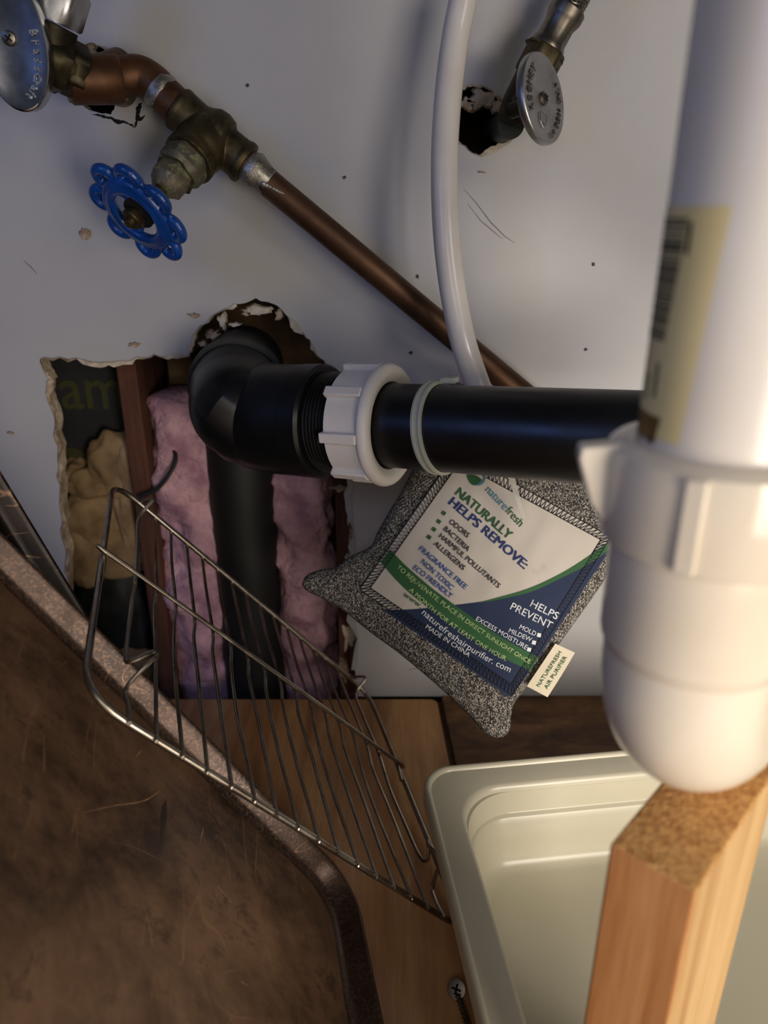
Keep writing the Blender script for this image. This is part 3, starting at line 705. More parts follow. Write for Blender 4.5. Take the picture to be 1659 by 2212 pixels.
# ------------------------------------------------------------------ P-trap and tailpiece
H0 = CAM.z
tx, ty = .0770, .161-.5
dS = V((.0368, .039, 0)).normalized()
tr = thing('sink_trap', V((tx, ty, H0-.155)), 'large white plastic sink trap resting on the wooden post', 'sink trap')
mb = MB(); lathe(mb, [(H0-.075, .0165), (H0-.075, .0190), (.62, .0190), (.62, .0165), (H0-.075, .0165)], (tx, ty, 0), (0, 0, 1), 72, caps=False)
tail = obj('tailpiece', mb, 'tail', tr)
# hub
mb = MB(); lathe(mb, [(H0-.108, .0195), (H0-.1003, .0208), (H0-.0990, .0217), (H0-.0975, .0220), (H0-.067, .0224), (H0-.055, .0224), (H0-.055, .0192)], (tx, ty, 0), (0, 0, 1), 72); obj('trap_hub', mb, 'pvc', tr)
# U bend
cc = .060; RB = cc/2; rt = .0206; zc = H0-.155+rt+RB-.0005
def U(a, d_): return V((tx, ty, zc))+dS*(RB-RB*cos(a))+V((0, 0, -RB*sin(a)))
path = [V((tx, ty, H0-.098)), V((tx, ty, H0-.105))]+[V((tx, ty, zc))+dS*(RB*(1-cos(pi*i/24)))+V((0, 0, -RB*sin(pi*i/24))) for i in range(25)]
fx = V((tx, ty, 0))+dS*cc
path += [V((fx.x, fx.y, H0-.100)), V((fx.x, fx.y, H0-.08))]
mb = MB(); tube(mb, path, rt, 64); obj('u_bend', mb, 'pvc', tr)
mb = MB(); mid = V((tx, ty, 0))+dS*(cc/2)
lump_c = V((mid.x, mid.y, zc-.012)); pr = V((dS.y, -dS.x, 0))
mb.box(lump_c, dS*.010, pr*.0030, V((0, 0, .016))); obj('web', mb, 'pvc', tr, mods=[BEV(.002, 3)])
far = [V((fx.x, fx.y, H0-.09)), V((fx.x, fx.y, H0-.05)), V((fx.x+.004, fx.y, H0-.02)), V((fx.x+.02, fx.y+.004, H0-.004)), V((fx.x+.05, fx.y+.02, H0-.002)), V((.24, -.24, H0-.02)), V((.25, -.20, H0-.06))]
mb = MB(); tube(mb, spline(far, 8), .0195, 40); obj('trap_arm', mb, 'pvc', tr)
# big slip nut with wings
mb = MB(); zb, zt = H0-.0715, H0-.0485
lathe(mb, [(zb, .0222), (zb, .0247), (zb+.001, .0253), (zt-.004, .0256), (zt-.001, .0250), (zt, .0238), (zt+.0008, .0200), (zt, .0192)], (tx, ty, 0), (0, 0, 1), 80)
toc = (V((CAM.x, CAM.y, 0))-V((tx, ty, 0))).normalized(); base_a = atan2(toc.y, toc.x)
for k in range(6):
    a = base_a-radians(68)+k*pi/3; rd = V((cos(a), sin(a), 0)); tn = V((-sin(a), cos(a), 0))
    c_ = V((tx, ty, 0))+rd*.0253
    if k == 0 or k == 3:
        pl = [(-.003, zb+.004), (-.003, zt+.0003), (.0070, zt-.0008), (.0072, zt-.0035), (.0035, zb+.009), (.001, zb+.005)]
        mb.rings([[c_+rd*x+V((0, 0, z))-tn*.0028 for x, z in pl], [c_+rd*x+V((0, 0, z))+tn*.0028 for x, z in pl]])
    else:
        mb.box(c_+V((0, 0, (zb+zt)/2)), rd*.0014, tn*.0022, V((0, 0, (zt-zb)/2-.001)))
obj('slip_nut', mb, 'pvc', tr, mods=[BEV(.0009, 3)])
# sticker wrapped on the tailpiece
def on_tail(px, py, r):
    """first hit of the pixel's ray on the tailpiece cylinder of radius r, clamped to its silhouette"""
    d_ = ray(px, py); ox, oy = CAM.x-tx, CAM.y-ty
    a = d_.x**2+d_.y**2; b = 2*(ox*d_.x+oy*d_.y); c = ox*ox+oy*oy-r*r
    D = b*b-4*a*c; t = (-b-sqrt(max(D, 0)))/(2*a); p = CAM+d_*t
    a_ = atan2(p.y-ty, p.x-tx); return (a_-2*pi if a_ > 0 else a_), p.z
def cyl_patch(name, aL0, aR0, z0, aL1, aR1, z1, r, mat, par, n=24, m=20, jag=0):
    mb = MB(); rings = []
    for i in range(n+1):
        f = i/n; aL = aL0+(aL1-aL0)*f; aR = aR0+(aR1-aR0)*f; row = []
        for j in range(m+1):
            a = aL+(aR-aL)*j/m; z = z0+(z1-z0)*f+(jag*noise.noise(V((a*9, f*3, 0))) if f > .5 else 0)
            row.append(V((tx+cos(a)*r, ty+sin(a)*r, z)))
        rings.append(row)
    mb.rings(rings, False, False, False); return obj(name, mb, mat, par)
aTL, zT = on_tail(1470, 440, .0190); aTR, _ = on_tail(1578, 470, .0190)
aBR, zB = on_tail(1468, 950, .0190); aBL = on_tail(1390, 940, .0190)[0]
zT = on_tail(1560, 445, .019)[1]; zB = on_tail(1440, 955, .019)[1]
aL = min(aTL, aBL)-.55; 
if aTR < 0: pass
aR_ = (aTR+aBR)/2
lo_s = -0.35
# left silhouette angle for reference
aS = on_tail(1300, 800, .019)[0]+.06
stk = cyl_patch('sticker', aS-.5, aTR, zT, aS-.5, aBR, zB, .01912, 'sticker', tail, 24, 28)
rn = random.Random(5)
def s_patch(f0, f1, x0, x1, mat, nm, r=.01918, par=None):
    """x measured in radians right of the silhouette"""
    z0 = zT+(zB-zT)*f0; z1 = zT+(zB-zT)*f1
    return cyl_patch(nm, aS+x0, aS+x1, z0, aS+x0, aS+x1, z1, r, mat, par or stk, 4, 8)
span = ((aTR+aBR)/2)-aS
mbb = MB()
bars = []
f = .045
while f < .56:
    wdt = rn.choice([.006, .009, .014, .02]); bars.append((f, min(f+wdt, .57))); f += wdt+rn.choice([.004, .006, .008])
def multi(name, items, mat, par):
    mb = MB()
    for (f0, f1, x0, x1) in items:
        rings = []
        for i in range(3):
            z = zT+(zB-zT)*(f0+(f1-f0)*i/2)
            rings.append([V((tx+cos(aS+x0+(x1-x0)*j/6)*.01918, ty+sin(aS+x0+(x1-x0)*j/6)*.01918, z)) for j in range(7)])
        mb.rings(rings, False, False, False)
    return obj(name, mb, mat, par, False)
multi('barcode', [(a, b, -.35, span*(.62-.24*a)) for a, b in bars], 'ink', stk)
multi('lettering', [(.06, .19, span*.62, span*.68)], 'ink', stk)
multi('lettering', [(.66, .82, span*.40, span*.46)], 'ink', stk)
multi('lettering', [(.72, .84, span*.18, span*.24)], 'ink', stk)
cyl_patch('glue_stain', aS-.4, aS+span*.62, zT+(zB-zT)*.90, aS-.4, aS+span*.55, zT+(zB-zT)*1.03, .01915, 'grime', stk, 8, 16, .002)

# ------------------------------------------------------------------ wooden post
zt_ = H0-.158
n_ = V((.0782, .136-.5, 0)); l_ = V((.0597, .1507-.5, 0)); eF = (l_-n_); eS = V((.0368, .039, 0)).normalized()*.064
eF = eF-dS*eF.dot(dS)
zb_ = .0082
mb = MB()
cs = [n_, n_+eS, n_+eS+eF, n_+eF]
mb.rings([[c+V((0, 0, zb_)) for c in cs], [c+V((0, 0, zt_)) for c in cs]], cap1=False, cap0=True)
mb.m = [1, 0, 1, 0, 0]; 
mb.m = [1, 0, 1, 0]+[0]
mb.add([c+V((0, 0, zt_)) for c in cs], [(0, 1, 2, 3)], 2)
post = obj('wooden_post', mb, ['post', 'post_side', 'endgrain'], None, False, label='sawn reddish wooden post standing in the cream bin under the white trap', cat='post', mods=[BEV(.0009, 2)])

# ------------------------------------------------------------------ cream bin
zr = H0-.300; o1 = onZ(905, 1690, zr); o2 = onZ(1290, 1655, zr)
bx = (o2-o1).normalized(); by = V((bx.y, -bx.x, 0)); bz = V((0, 0, 1))
# corner of the un-rounded outline
c0 = onZ(907, 1660, zr)
BWd, BDp = .36, .335
def rrect(off, r, z, seg=10):
    """rounded rectangle, off inward of the rim outline"""
    pts = []
    x0, x1, y0, y1 = off, BWd-off, off, BDp-off
    for (cx, cy, a0) in [(x0+r, y0+r, pi), (x1-r, y0+r, 1.5*pi), (x1-r, y1-r, 0), (x0+r, y1-r, .5*pi)]:
        for i in range(seg+1):
            a = a0+pi/2*i/seg; pts.append(c0+bx*(cx+cos(a)*r)+by*(cy+sin(a)*r)+bz*(z-zr))
    return pts
mb = MB()
mb.rings([rrect(.0185+.012, .024, .004), rrect(.0185+.007, .028, .0045), rrect(.0185+.0035, .03, .012), rrect(.0185, .03, zr-.006), rrect(.0012, .018, zr-.0045), rrect(.0010, .018, zr-.010), rrect(-.0006, .018, zr-.010), rrect(-.0004, .018, zr-.001),
          rrect(.0006, .017, zr+.0006), rrect(.0016, .017, zr+.0008), rrect(.0028, .016, zr+.0002), rrect(.0034, .016, zr-.0012), rrect(.0158, .026, zr-.0016), rrect(.0172, .026, zr-.0022), rrect(.0182, .026, zr-.0040),
          rrect(.0195, .027, zr-.020), rrect(.0200, .027, zr-.0208), rrect(.0215, .026, zr-.0214), rrect(.0222, .026, zr-.0222), rrect(.0240, .025, .028), rrect(.0247, .025, .019), rrect(.0260, .024, .0130), rrect(.0285, .022, .0096), rrect(.0330, .020, .0081), rrect(.05, .01, .0078)])
obj('plastic_bin', mb, 'bin', None, label='shallow cream plastic bin with rounded rim on the cabinet floor', cat='bin', angle=50)

# ------------------------------------------------------------------ wood screw on the floor
sc0 = onZ(986, 2137, .0062); sdn = V((.30, -.25, -.10)).normalized()
hd = V((-.25, -.45, .75)).normalized(); sh_ = (onZ(1000, 2185, .003)-sc0).normalized()
ws = thing('wood_screw', V((sc0.x, sc0.y, 0)), 'small grey wood screw lying on the board beside the bin', 'screw')
ha = (V((-.25, -.55, .8))).normalized(); mb = MB()
lathe(mb, [(-.0025, .0012), (-.0006, .0042), (0, .0047), (.0005, .0045), (.0007, .003), (.0007, .0001)], sc0, ha, 28); sh1 = obj('screw_head', mb, 'steel', ws)
x, y, z = basis(ha); mb = MB(); mb.box(sc0+ha*.0008, x*.0024, y*.0005, z*.0002); mb.box(sc0+ha*.0008, y*.0024, x*.0005, z*.0002); obj('cross_slot', mb, 'black', sh1, False)
mb = MB(); prof = [(0, .0012)]
for i in range(8): prof += [(.002+i*.0019, .0011), (.0029+i*.0019, .0019), (.0033+i*.0019, .0011)]
prof += [(.021, .0002)]
lathe(mb, prof, sc0+V((0, 0, -.001)), V((sh_.x, sh_.y, -.12)).normalized(), 18); obj('threaded_shank', mb, 'steel', ws)

# ------------------------------------------------------------------ baking trays
def tray(name, C, E1, E2, nrm, LA, LB, wh, mats, label, rc_=.028, floor_fix=True):
    E1 = E1.normalized(); E2 = (E2-E1*E2.dot(E1)).normalized(); nrm = V(nrm).normalized()
    def rr(off, r, h, seg=10):
        pts = []; x0, x1, y0, y1 = off, LA-off, off, LB-off
        for (cx, cy, a0) in [(x0+r, y0+r, pi), (x1-r, y0+r, 1.5*pi), (x1-r, y1-r, 0), (x0+r, y1-r, .5*pi)]:
            for i in range(seg+1):
                a = a0+pi/2*i/seg; pts.append(C+E1*(cx+cos(a)*r)+E2*(cy+sin(a)*r)+nrm*h)
        return pts
    root = thing(name, V((C.x, C.y, 0)), label, 'baking tray', 'baking trays leaning at the left')
    th = .0008
    mb = MB(); mb.rings([rr(.006, rc_, 0), rr(.012, rc_, 0), rr(.12, .02, .0002)], cap0=False)
    mb.rings([rr(.006, rc_, -th), rr(.12, .02, -th)], cap0=False)
    obj('tray_floor', mb, mats[0], root)
    mb = MB(); k = -.004/wh
    ins = [rr(.006, rc_, 0), rr(.0042, rc_, .0003), rr(.0026, rc_, .0009), rr(.0014, rc_+.001, .0018), rr(.0006, rc_+.002, .0030)]
    for i in range(1, 5): ins.append(rr(.0006-.0030*i/4, rc_+.002, .003+(wh-.003)*i/4))
    rim = [rr(-.0030, rc_+.003, wh+.0006), rr(-.0040, rc_+.003, wh+.0008), rr(-.0052, rc_+.003, wh), rr(-.0056, rc_+.003, wh-.0014), rr(-.0050, rc_+.003, wh-.0026), rr(-.0036, rc_+.003, wh-.0030)]
    outs = [rr(-.0012, rc_+.002, .002), rr(.0010, rc_, -th*.5), rr(.006, rc_, -th)]
    mb.rings(ins+rim+outs, cap0=False, cap1=False)
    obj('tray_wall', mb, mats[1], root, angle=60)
    return root
Cf = onZ(722, 1938, .012); B3 = onZ(797, 2212, .012)
Bv = B3-Cf; r_ = ray(0, 1240); t_ = .337; P1 = CAM+r_*t_; Av = (P1-Cf)
nv = Av.cross(Bv).normalized()
if (CAM-Cf).dot(nv) < 0: nv = -nv
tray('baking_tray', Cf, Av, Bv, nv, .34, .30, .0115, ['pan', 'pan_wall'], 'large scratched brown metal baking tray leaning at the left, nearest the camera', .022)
tray1 = bpy.data.objects['baking_tray']
def on_tray(px, py, off=.0002):
    r = ray(px, py); return CAM+r*((Cf-CAM).dot(nv)/r.dot(nv))+nv*off
M['scratch'] = simple('bare_scratch', (170, 130, 96), (120, 90, 68), 200, .5)
M['burn_shade'] = simple('burn_and_shade', (34, 24, 20), (50, 36, 28), 60, .6)
def scratch(pts, w_, mat='scratch'):
    pp = spline([on_tray(x, y, .0) for x, y in pts], 6); N = len(pp); mb = MB()
    rings = []
    for i, p in enumerate(pp):
        d_ = (pp[min(N-1, i+1)]-pp[max(0, i-1)]).normalized(); sd_ = d_.cross(nv)
        ww = w_*1.5*(.15+.85*sin(pi*i/(N-1)))*(1+.4*noise.noise(p*300))
        rings.append([p-sd_*ww+nv*.00008, p+nv*.00016, p+sd_*ww+nv*.00008])
    mb.rings(rings, False, False, False); obj('scratch' if mat == 'scratch' else 'burn_and_shade_mark', mb, mat, tray1, False)
for pts, w_ in [([(10, 1772), (60, 1765), (92, 1780), (150, 1763), (240, 1742), (310, 1730), (345, 1708)], .00035), ([(195, 1832), (235, 1820), (280, 1828), (330, 1850), (368, 1872)], .00018),
                ([(285, 2050), (300, 2015), (322, 1965)], .00028), ([(322, 1965), (345, 1920), (358, 1880)], .00016), ([(40, 1765), (62, 1715), (85, 1650)], .00014),
                ([(375, 2212), (395, 2140), (415, 2060), (428, 1985)], .00022), ([(420, 2200), (432, 2120), (452, 1990), (470, 1930)], .00018), ([(380, 2090), (410, 2060), (450, 2020)], .0002),
                ([(395, 1995), (425, 2025), (440, 2070)], .00018), ([(340, 2110), (400, 2118), (470, 2105)], .00016), ([(400, 2160), (440, 2195), (470, 2212)], .00026), ([(350, 1970), (375, 2020), (405, 2060)], .00015),
                ([(230, 1985), (265, 1945)], .0002), ([(430, 1830), (440, 1785)], .00018), ([(480, 2100), (510, 2096)], .0002), ([(520, 2120), (535, 2130)], .0002), ([(290, 1640), (305, 1620)], .0002), ([(160, 2008), (178, 2006)], .0002), ([(360, 2040), (480, 2180), (540, 2200)], .00014), ([(470, 1915), (500, 1950)], .00016)]:
    scratch(pts, w_)
for pts, w_ in [([(96, 1790), (130, 1845), (165, 1905), (195, 1935)], .0010), ([(66, 1812), (65, 1832), (62, 1868)], .0030), ([(358, 1730), (352, 1770), (346, 1830)], .0012), ([(262, 2030), (290, 2050), (318, 2090)], .0011), ([(740, 2070), (752, 2100), (748, 2130)], .0022), ([(480, 1680), (540, 1740), (620, 1830), (665, 1900)], .0016), ([(398, 1970), (412, 1985)], .0010)]:  # burnt spots; the long diagonal strip paints the shade inside the crease
    scratch(pts, w_, 'burn_shade')
A2a, A2b = P(208, 1322, .445), P(16, 1003, .418)
Av2 = (A2b-A2a).normalized(); kz = (A2a.z-.008)/Av2.z; C2 = A2a-Av2*kz
Bv2 = V((.16, -1, 0)); Bv2 = (Bv2-Av2*Bv2.dot(Av2)).normalized(); nv2 = Av2.cross(Bv2).normalized()
if nv2.x < 0: nv2 = -nv2
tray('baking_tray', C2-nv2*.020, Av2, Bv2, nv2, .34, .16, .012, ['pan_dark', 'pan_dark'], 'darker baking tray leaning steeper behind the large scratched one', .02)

# ------------------------------------------------------------------ wire rack
FR = onZ(1006, 2012, .003); FL = P(178, 1500, .284)
Ld = FR-FL; ra, rb = ray(245, 1040), ray(795, 1497)
# solve  t2*rb - t1*ra = Ld (least squares)
a11 = ra.dot(ra); a12 = -ra.dot(rb); a22 = rb.dot(rb); b1 = -ra.dot(Ld); b2 = rb.dot(Ld)
det = a11*a22-a12*a12; t1_ = (b1*a22-a12*b2)/det; t2_ = (a11*b2-a12*b1)/det
BL = CAM+ra*t1_; BR = CAM+rb*t2_
if BR.z < .004: BR.z = .004
rk = thing('wire_rack', V((FR.x, FR.y, 0)), 'chrome wire cooling rack leaning on the baking tray in front of the wall hole', 'wire rack')
def Q(u, v, h=0):
    p = (FL*(1-u)+FR*u)*(1-v)+(BL*(1-u)+BR*u)*v; return p+rn_*h
rn_ = (FR-FL).cross(BL-FL).normalized()
if (CAM-FL).dot(rn_) < 0: rn_ = -rn_
def cornered(cs, r):
    out = []
    for i, c in enumerate(cs):
        a = cs[i-1]; b = cs[(i+1) % len(cs)]; p0 = c+(a-c).normalized()*r; p1 = c+(b-c).normalized()*r
        for k in range(8):
            t = k/7; out.append(p0*(1-t)**2+c*2*t*(1-t)+p1*t*t)
    return out
mb = MB(); tube(mb, cornered([FL, FR, BR, BL], .020), .00172, 12, True); obj('outer_frame', mb, 'wire', rk)
mb = MB(); VM = lambda u: .535+.065*u
tube(mb, spline([Q(.006, VM(0)-.07, -.0006), Q(.006, VM(0), .0015), Q(.02, VM(0), .0030), Q(.5, VM(.5), .0034), Q(.97, VM(1), .0030), Q(.99, VM(1), .0012), Q(.992, VM(1)-.06, -.0006)], 8), .00130, 10); obj('middle_bar', mb, 'wire', rk)
us = [.085+.0550*i for i in range(16)]
for i, u in enumerate(us):
    mb = MB()
    if i in (0, 15):
        s_ = 1 if i == 0 else -1
        pts = [Q(u, -.012, .0016), Q(u, .045, .0004), Q(u-.008*s_, .09, .001), Q(u+.002*s_, .13, .012), Q(u+.020*s_, .170, .011), Q(u+.014*s_, .185, .011), Q(u-.008*s_, .165, .004), Q(u-.010*s_, .19, .0), Q(u-.006*s_, .30, -.001), Q(u, .45, -.0014), Q(u, VM(u), .0002), Q(u+.004, .78, -.0012), Q(u, .90, .0), Q(u, .93, .012), Q(u, .965, .008), Q(u, .985, .003), Q(u, 1.01, .001)]
        tube(mb, spline(pts, 5), .00105, 8)
    else:
        h_ = .0012*sin(i*2.3)
        pts = [Q(u, -.015, .0014), Q(u, .02, .0013), Q(u, .30, -.0006+h_), Q(u+.001, .48, -.0012), Q(u, VM(u), .0007), Q(u, .80, -.001+h_*.5), Q(u, .98, -.0012), Q(u, 1.006, -.0013)]
        tube(mb, spline(pts, 4), .00095, 8)
    obj('cross_wire', mb, 'wire', rk)

# ------------------------------------------------------------------ odour bag
eWN = [(652, 1262), (662, 1243), (690, 1231), (725, 1225), (755, 1202), (800, 1180), (815, 1150), (840, 1105), (862, 1070), (888, 1020), (930, 930), (968, 816)]
eWS = [(652, 1262), (662, 1276), (690, 1290), (740, 1318), (800, 1366), (860, 1410), (930, 1468), (985, 1518), (1025, 1558), (1050, 1586), (1080, 1596)]
eSE = [(1080, 1596), (1100, 1580), (1104, 1548), (1112, 1518), (1150, 1468), (1200, 1402), (1250, 1333), (1300, 1262), (1350, 1185), (1400, 1120)]
eNE = [(968, 816), (1060, 860), (1150, 920), (1250, 1000), (1330, 1055), (1400, 1120)]
def curve_eval(pts, n):
    P3 = spline([V((x, y, 0)) for x, y in pts], 8); L = [0]
    for i in range(1, len(P3)): L.append(L[-1]+(P3[i]-P3[i-1]).length)
    out = []; j = 0
    for i in range(n+1):
        s_ = L[-1]*i/n
        while j < len(L)-2 and L[j+1] < s_: j += 1
        f = (s_-L[j])/max(1e-9, L[j+1]-L[j]); out.append(P3[j].lerp(P3[j+1], min(1, f)))
    return out
NB = 96
cWN, cWS, cSE, cNE = curve_eval(eWN, NB), curve_eval(eWS, NB), curve_eval(eSE, NB), curve_eval(eNE, NB)
def bag_t(px, py): return .447-.00003*(px-1000)+(-.000030*(py-1200))
bag_n = (CAM-P(1050, 1230, .44)).normalized()
front = []; back = []
for i in range(NB+1):
    u = i/NB; rowf = []; rowb = []
    for j in range(NB+1):
        v = j/NB  # u: W->S, v: W->N
        a = cWS[i]*(1-v)+cNE[i]*v; b = cWN[j]*(1-u)+cSE[j]*u
        c = (cWS[0]*(1-u)*(1-v)+cWS[-1]*u*(1-v)+cWN[-1]*(1-u)*v+cSE[-1]*u*v)
        q = a+b-c; s_ = max(0, 16*u*(1-u)*v*(1-v)); h = .0175*s_**.42
        h *= 1+.10*noise.noise(V((u*4, v*4, 1)))+.05*noise.noise(V((u*11, v*11, 1)))
        p = P(q.x, q.y, bag_t(q.x, q.y)); rowf.append(p+bag_n*h); rowb.append(p-bag_n*h*.8)
    front.append(rowf); back.append(rowb)
bag = thing('odor_absorbing_bag', P(1050, 1500, .44), 'grey tweed odor bag with printed label hanging under the black drain arm', 'air freshener bag')
mb = MB(); idx = {}
fs = []; vs = []
def vid(side, i, j):
    if i in (0, NB) or j in (0, NB): side = 0
    k_ = (side, i, j)
    if k_ not in idx: idx[k_] = len(vs); vs.append((front if side == 0 else back)[i][j])
    return idx[k_]
for i in range(NB):
    for j in range(NB):
        fs.append((vid(0, i, j), vid(0, i+1, j), vid(0, i+1, j+1), vid(0, i, j+1)))
        fs.append((vid(1, i, j), vid(1, i, j+1), vid(1, i+1, j+1), vid(1, i+1, j)))
mb.add(vs, fs); obj('fabric_body', mb, 'tweed', bag, angle=180)
bvh = BVHTree.FromPolygons([tuple(v) for v in vs], fs)
def drape(px, py, off):
    d_ = ray(px, py).normalized(); h = bvh.ray_cast(CAM, d_, 2)
    if h[0] is None:
        return P(px, py, bag_t(px, py))+bag_n*off
    return h[0]-d_*off
def C5(X, Y): return (640+X/2.37, 980+Y/2.37)
Wl, Sl, El, Nl = V((777, 1273)), V((1106, 1503)), V((1319, 1160)), V((988, 974))
def lab(u, v): return Wl*(1-u)*(1-v)+Sl*u*(1-v)+El*u*v+Nl*(1-u)*v
mb = MB(); G = 56
mb.rings([[drape(*lab(i/G, j/G), .0006) for j in range(G+1)] for i in range(G+1)], False, False, False)
label_o = obj('label_patch', mb, 'lab_white', bag, label='printed fabric label sewn on the front')
def strip(name, top, bot, off, mat, n=70, m=14, par=None):
    ct = curve_eval([C5(*q) for q in top], n); cb_ = curve_eval([C5(*q) for q in bot], n); mb = MB()
    mb.rings([[drape(*(ct[i].lerp(cb_[i], j/m)).xy, off) for j in range(m+1)] for i in range(n+1)], False, False, False)
    return obj(name, mb, mat, par or label_o)
S5 = lambda p: ((p[0]-640)*2.37, (p[1]-980)*2.37)
wsE = [S5(Wl.lerp(Sl, f)) for f in (.25, .5, .75, 1)]
strip('navy_field', [(440, 800), (600, 796), (780, 778), (1000, 748), (1200, 690), (1400, 600), (1596, 492)], [(452, 806), (640, 935), (860, 1085), (1030, 1205), (1102, 1235), (1250, 1030), (1440, 740), (1600, 500)], .0008, 'lab_navy', 90, 20)
strip('green_swoosh', [(930, 762), (1000, 745), (1200, 686), (1400, 588), (1602, 450)], [(930, 764), (1010, 752), (1200, 708), (1350, 640), (1480, 575), (1600, 496)], .0010, 'lab_green', 60, 6)
strip('green_band', [(480, 488), (560, 572), (700, 692), (850, 802), (1000, 908), (1130, 985), (1238, 1042)], [(432, 556), (520, 656), (600, 730), (700, 808), (800, 880), (1000, 1012), (1100, 1066), (1200, 1112)], .0010, 'lab_green', 60, 8)
def line(s, p0, p1, cap, mat, bold=0.0, mid=None, off=.0013, ym=0, name='lettering'):
    tv_, tf_, tw_ = text_mesh(s, 0)
    if bold:
        sh0 = [(dx*bold, dy*bold) for dx, dy in ((-1, -.5), (1, -.5), (-1, .5), (1, .5), (0, 0))]; n0_ = len(tv_)
        tf_ = [tuple(i+n0_*k for i in f) for k in range(5) for f in tf_]; tv_ = [v+V((dx, dy, 0)) for dx, dy in sh0 for v in tv_]
    a = V(p0); b = V(p1); mb = MB()
    L_ = (b-a).length; capu = .73
    ctl = (V(mid)*2-(a+b)*.5) if mid else (a+b)*.5
    out = []
    for v in tv_:
        t = v.x/tw_; q = a*(1-t)**2+ctl*2*t*(1-t)+b*t*t; d_ = ((ctl-a)*(1-t)+(b-ctl)*t).normalized(); nn = V((d_.y, -d_.x))
        q = q+nn*(v.y/capu*cap); out.append(drape(*C5(q.x, q.y), off))
    mb.add(out, tf_); return obj(name, mb, mat, label_o, False)
line('nature', (966, 190), (1064, 292), 46, 't_teal'); line('fresh', (1068, 296), (1142, 376), 46, 't_green')
line('NATURALLY', (812, 207), (1084, 440), 48, 't_green', .022); line('HELPS REMOVE:', (778, 256), (1166, 592), 48, 't_navy', .022)
line('ODORS', (780, 354), (874, 432), 29, 't_black', .012); line('BACTERIA', (752, 390), (876, 502), 28, 't_black', .012)
line('HARMFUL POLLUTANTS', (728, 427), (1032, 690), 28, 't_black', .012); line('ALLERGENS', (702, 466), (852, 598), 28, 't_black', .012)
line('FRAGRANCE FREE', (625, 492), (862, 696), 29, 't_blue', .012); line('NON TOXIC', (636, 560), (792, 700), 29, 't_blue', .012); line('ECO FRIENDLY', (596, 590), (788, 742), 29, 't_blue', .012)
line('TO REJUVENATE, PLACE IN DIRECT SUNLIGHT ONCE', (512, 584), (1192, 1076), 24, 't_lime', .006, (848, 852))
line('A MONTH FOR AT LEAST ONE HOUR.', (575, 700), (1072, 1062), 24, 't_lime', .006, (820, 905))
line('www.', (545, 727), (634, 792), 30, 't_green'); line('naturefreshairpurifier. com', (640, 818), (1092, 1120), 34, 't_white', 0, (860, 992))
line('MADE IN CHINA', (660, 892), (882, 1042), 24, 't_white', 0)
line('HELPS', (1195, 780), (1332, 850), 40, 't_white', .005); line('PREVENT', (1093, 795), (1300, 898), 40, 't_white', .005)
line('MOLD', (1140, 895), (1222, 934), 25, 't_white'); line('MILDEW', (1085, 914), (1200, 964), 25, 't_white'); line('EXCESS MOISTURE', (917, 852), (1176, 1004), 25, 't_white')
def sq(c, s_, ang, mat):
    mb = MB(); c_, s__ = cos(ang), sin(ang); pts = [(-1, -1), (1, -1), (1, 1), (-1, 1)]
    mb.add([drape(*C5(c[0]+(x*c_-y*s__)*s_, c[1]+(x*s__+y*c_)*s_), .0013) for x, y in pts], [(0, 1, 2, 3)]); obj('bullet_mark', mb, mat, label_o, False)
for c in ((755, 305), (730, 348), (705, 388), (680, 428)): sq(c, 10, .65, 't_green')
for c in ((1243, 929), (1217, 967), (1192, 1003)): sq(c, 10, .25, 't_white')
# leaf emblem: ring and leaf
mb = MB(); ce = (928, 122)
rg = []
for i in range(41):
    a = 2*pi*i/40
    rg.append([drape(*C5(ce[0]+cos(a)*rr_, ce[1]+sin(a)*rr_), .0013) for rr_ in (32, 42)])
mb.rings(rg, False, False, False); obj('emblem_ring', mb, 't_teal', label_o, False)
mb = MB(); lf = []
for i in range(21):
    t = i/20; wdt = 24*sin(pi*t)**.8; x0_, y0_ = 875+75*t, 112+28*sin(t*2.2)
    lf.append([drape(*C5(x0_-wdt*.35, y0_+wdt), .0014), drape(*C5(x0_+wdt*.35, y0_-wdt), .0014)])
mb.rings(lf, False, False, False); obj('emblem_leaf', mb, 't_green', label_o, False)
# overlock stitching round the label
def stitch(a, b, ia, ib, n, mat='thread'):
    mb = MB(); a, b, ia, ib = V(a), V(b), V(ia), V(ib)
    tube(mb, [drape(*a.lerp(b, k/40), .0009) for k in range(41)], .00030, 5)
    tube(mb, [drape(*ia.lerp(ib, k/40), .0009) for k in range(41)], .00028, 5)
    z = []
    for k in range(n+1):
        z.append(drape(*(a.lerp(b, k/n)), .0010)); 
        if k < n: z.append(drape(*(ia.lerp(ib, (k+.45)/n)), .0010)); z.append(drape(*(ia.lerp(ib, (k+.62)/n)), .0010))
    tube(mb, z, .00026, 4); obj('stitching', mb, mat, label_o, False)
Wi, Si, Ei, Ni = V((800, 1270)), V((1104, 1478)), V((1298, 1166)), V((992, 1000))
stitch(Wl, Nl, Wi, Ni, 40); stitch(Wl, Sl, Wi, Si, 42); stitch(Sl, El, Si, Ei, 44); stitch(Nl, El, Ni, Ei, 36)
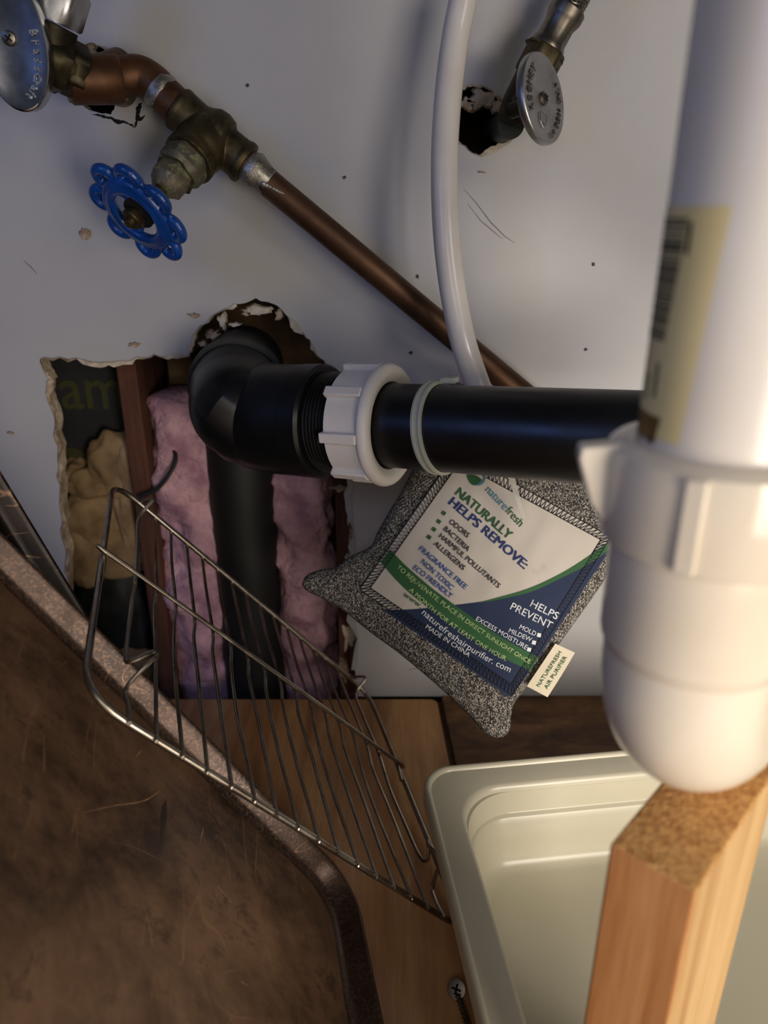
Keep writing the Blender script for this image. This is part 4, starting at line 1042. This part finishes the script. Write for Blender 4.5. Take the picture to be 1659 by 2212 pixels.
# care tag
tc_ = [C5(1326, 972), C5(1426, 1018), C5(1286, 1246), C5(1180, 1190)]
mb = MB(); tt = .424
tp = lambda u, v, off=0: (P(*(V(tc_[3]).lerp(V(tc_[0]), u).lerp(V(tc_[2]).lerp(V(tc_[1]), u), v)), tt)+bag_n*(off+.0015*sin(u*3)*v))
mb.rings([[tp(u, v/8, 0) for v in range(9)]+[tp(u, v/8, .0006) for v in range(8, -1, -1)] for u in [i/8 for i in range(9)]])
tag_o = obj('side_tag', mb, 'tag', bag, label='cream folded tag on the bag edge')
for s_, v0, v1, u0, u1 in (('NATUREFRESH', .47, .30, .10, .90), ('AIR PURIFIER', .80, .62, .13, .86)):
    tv_, tf_, tw_ = text_mesh(s_, .008)
    mb = MB(); mb.add([tp(u0+(u1-u0)*v.x/tw_, v0-(v0-v1)*v.y/.73, .0010) for v in tv_], tf_); obj('lettering', mb, 't_green', tag_o, False)

# ------------------------------------------------------------------ zip tie
zt = thing('zip_tie', A+DA*ax_at(955), 'translucent white zip tie looped round the black drain arm', 'zip tie')
s_z = ax_at(948); x, y, z = basis(DA)
tilt = .0035
mb = MB(); rings = []
for k in range(80):
    a = 2*pi*k/80; rd = x*cos(a)+y*sin(a); c_ = A+DA*(s_z+tilt*cos(a+1.0)); ri = RP+.0002; ro = RP+.0016
    rings.append([c_+rd*ri-DA*.0030, c_+rd*ro-DA*.0028, c_+rd*(ro+.0003)-DA*.0016, c_+rd*(ro-.0002)-DA*.0012+rd*(.00025*(k % 2)), c_+rd*(ro-.0002)+DA*.0012+rd*(.00025*(k % 2)), c_+rd*(ro+.0003)+DA*.0016, c_+rd*ro+DA*.0028, c_+rd*ri+DA*.0030])
rings.append(rings[0]); mb.rings(rings, True, False, False); obj('strap', mb, 'tie', zt, angle=50)
mb = MB(); hp_ = A+DA*(s_z+.006)+V((0, .010, RP+.0008)); mb.box(hp_, DA*.0045, V((-DA.y, DA.x, 0))*.003, V((0, 0, .0016))); obj('lock_head', mb, 'tie', zt, mods=[BEV(.0008)])
mb = MB(); ta, tb = P(1098, 1010, .402), P(1132, 1122, .411)
dd = (tb-ta).normalized(); sd = dd.cross(bag_n).normalized()
mb.rings([[ta-sd*.0017, ta+sd*.0017, ta+sd*.0017+bag_n*.0008, ta-sd*.0017+bag_n*.0008], [tb-sd*.0012, tb+sd*.0012, tb+sd*.0012+bag_n*.0008, tb-sd*.0012+bag_n*.0008]])
mb2 = mb; obj('strap_tail', mb2, 'tie_clear', zt, False)
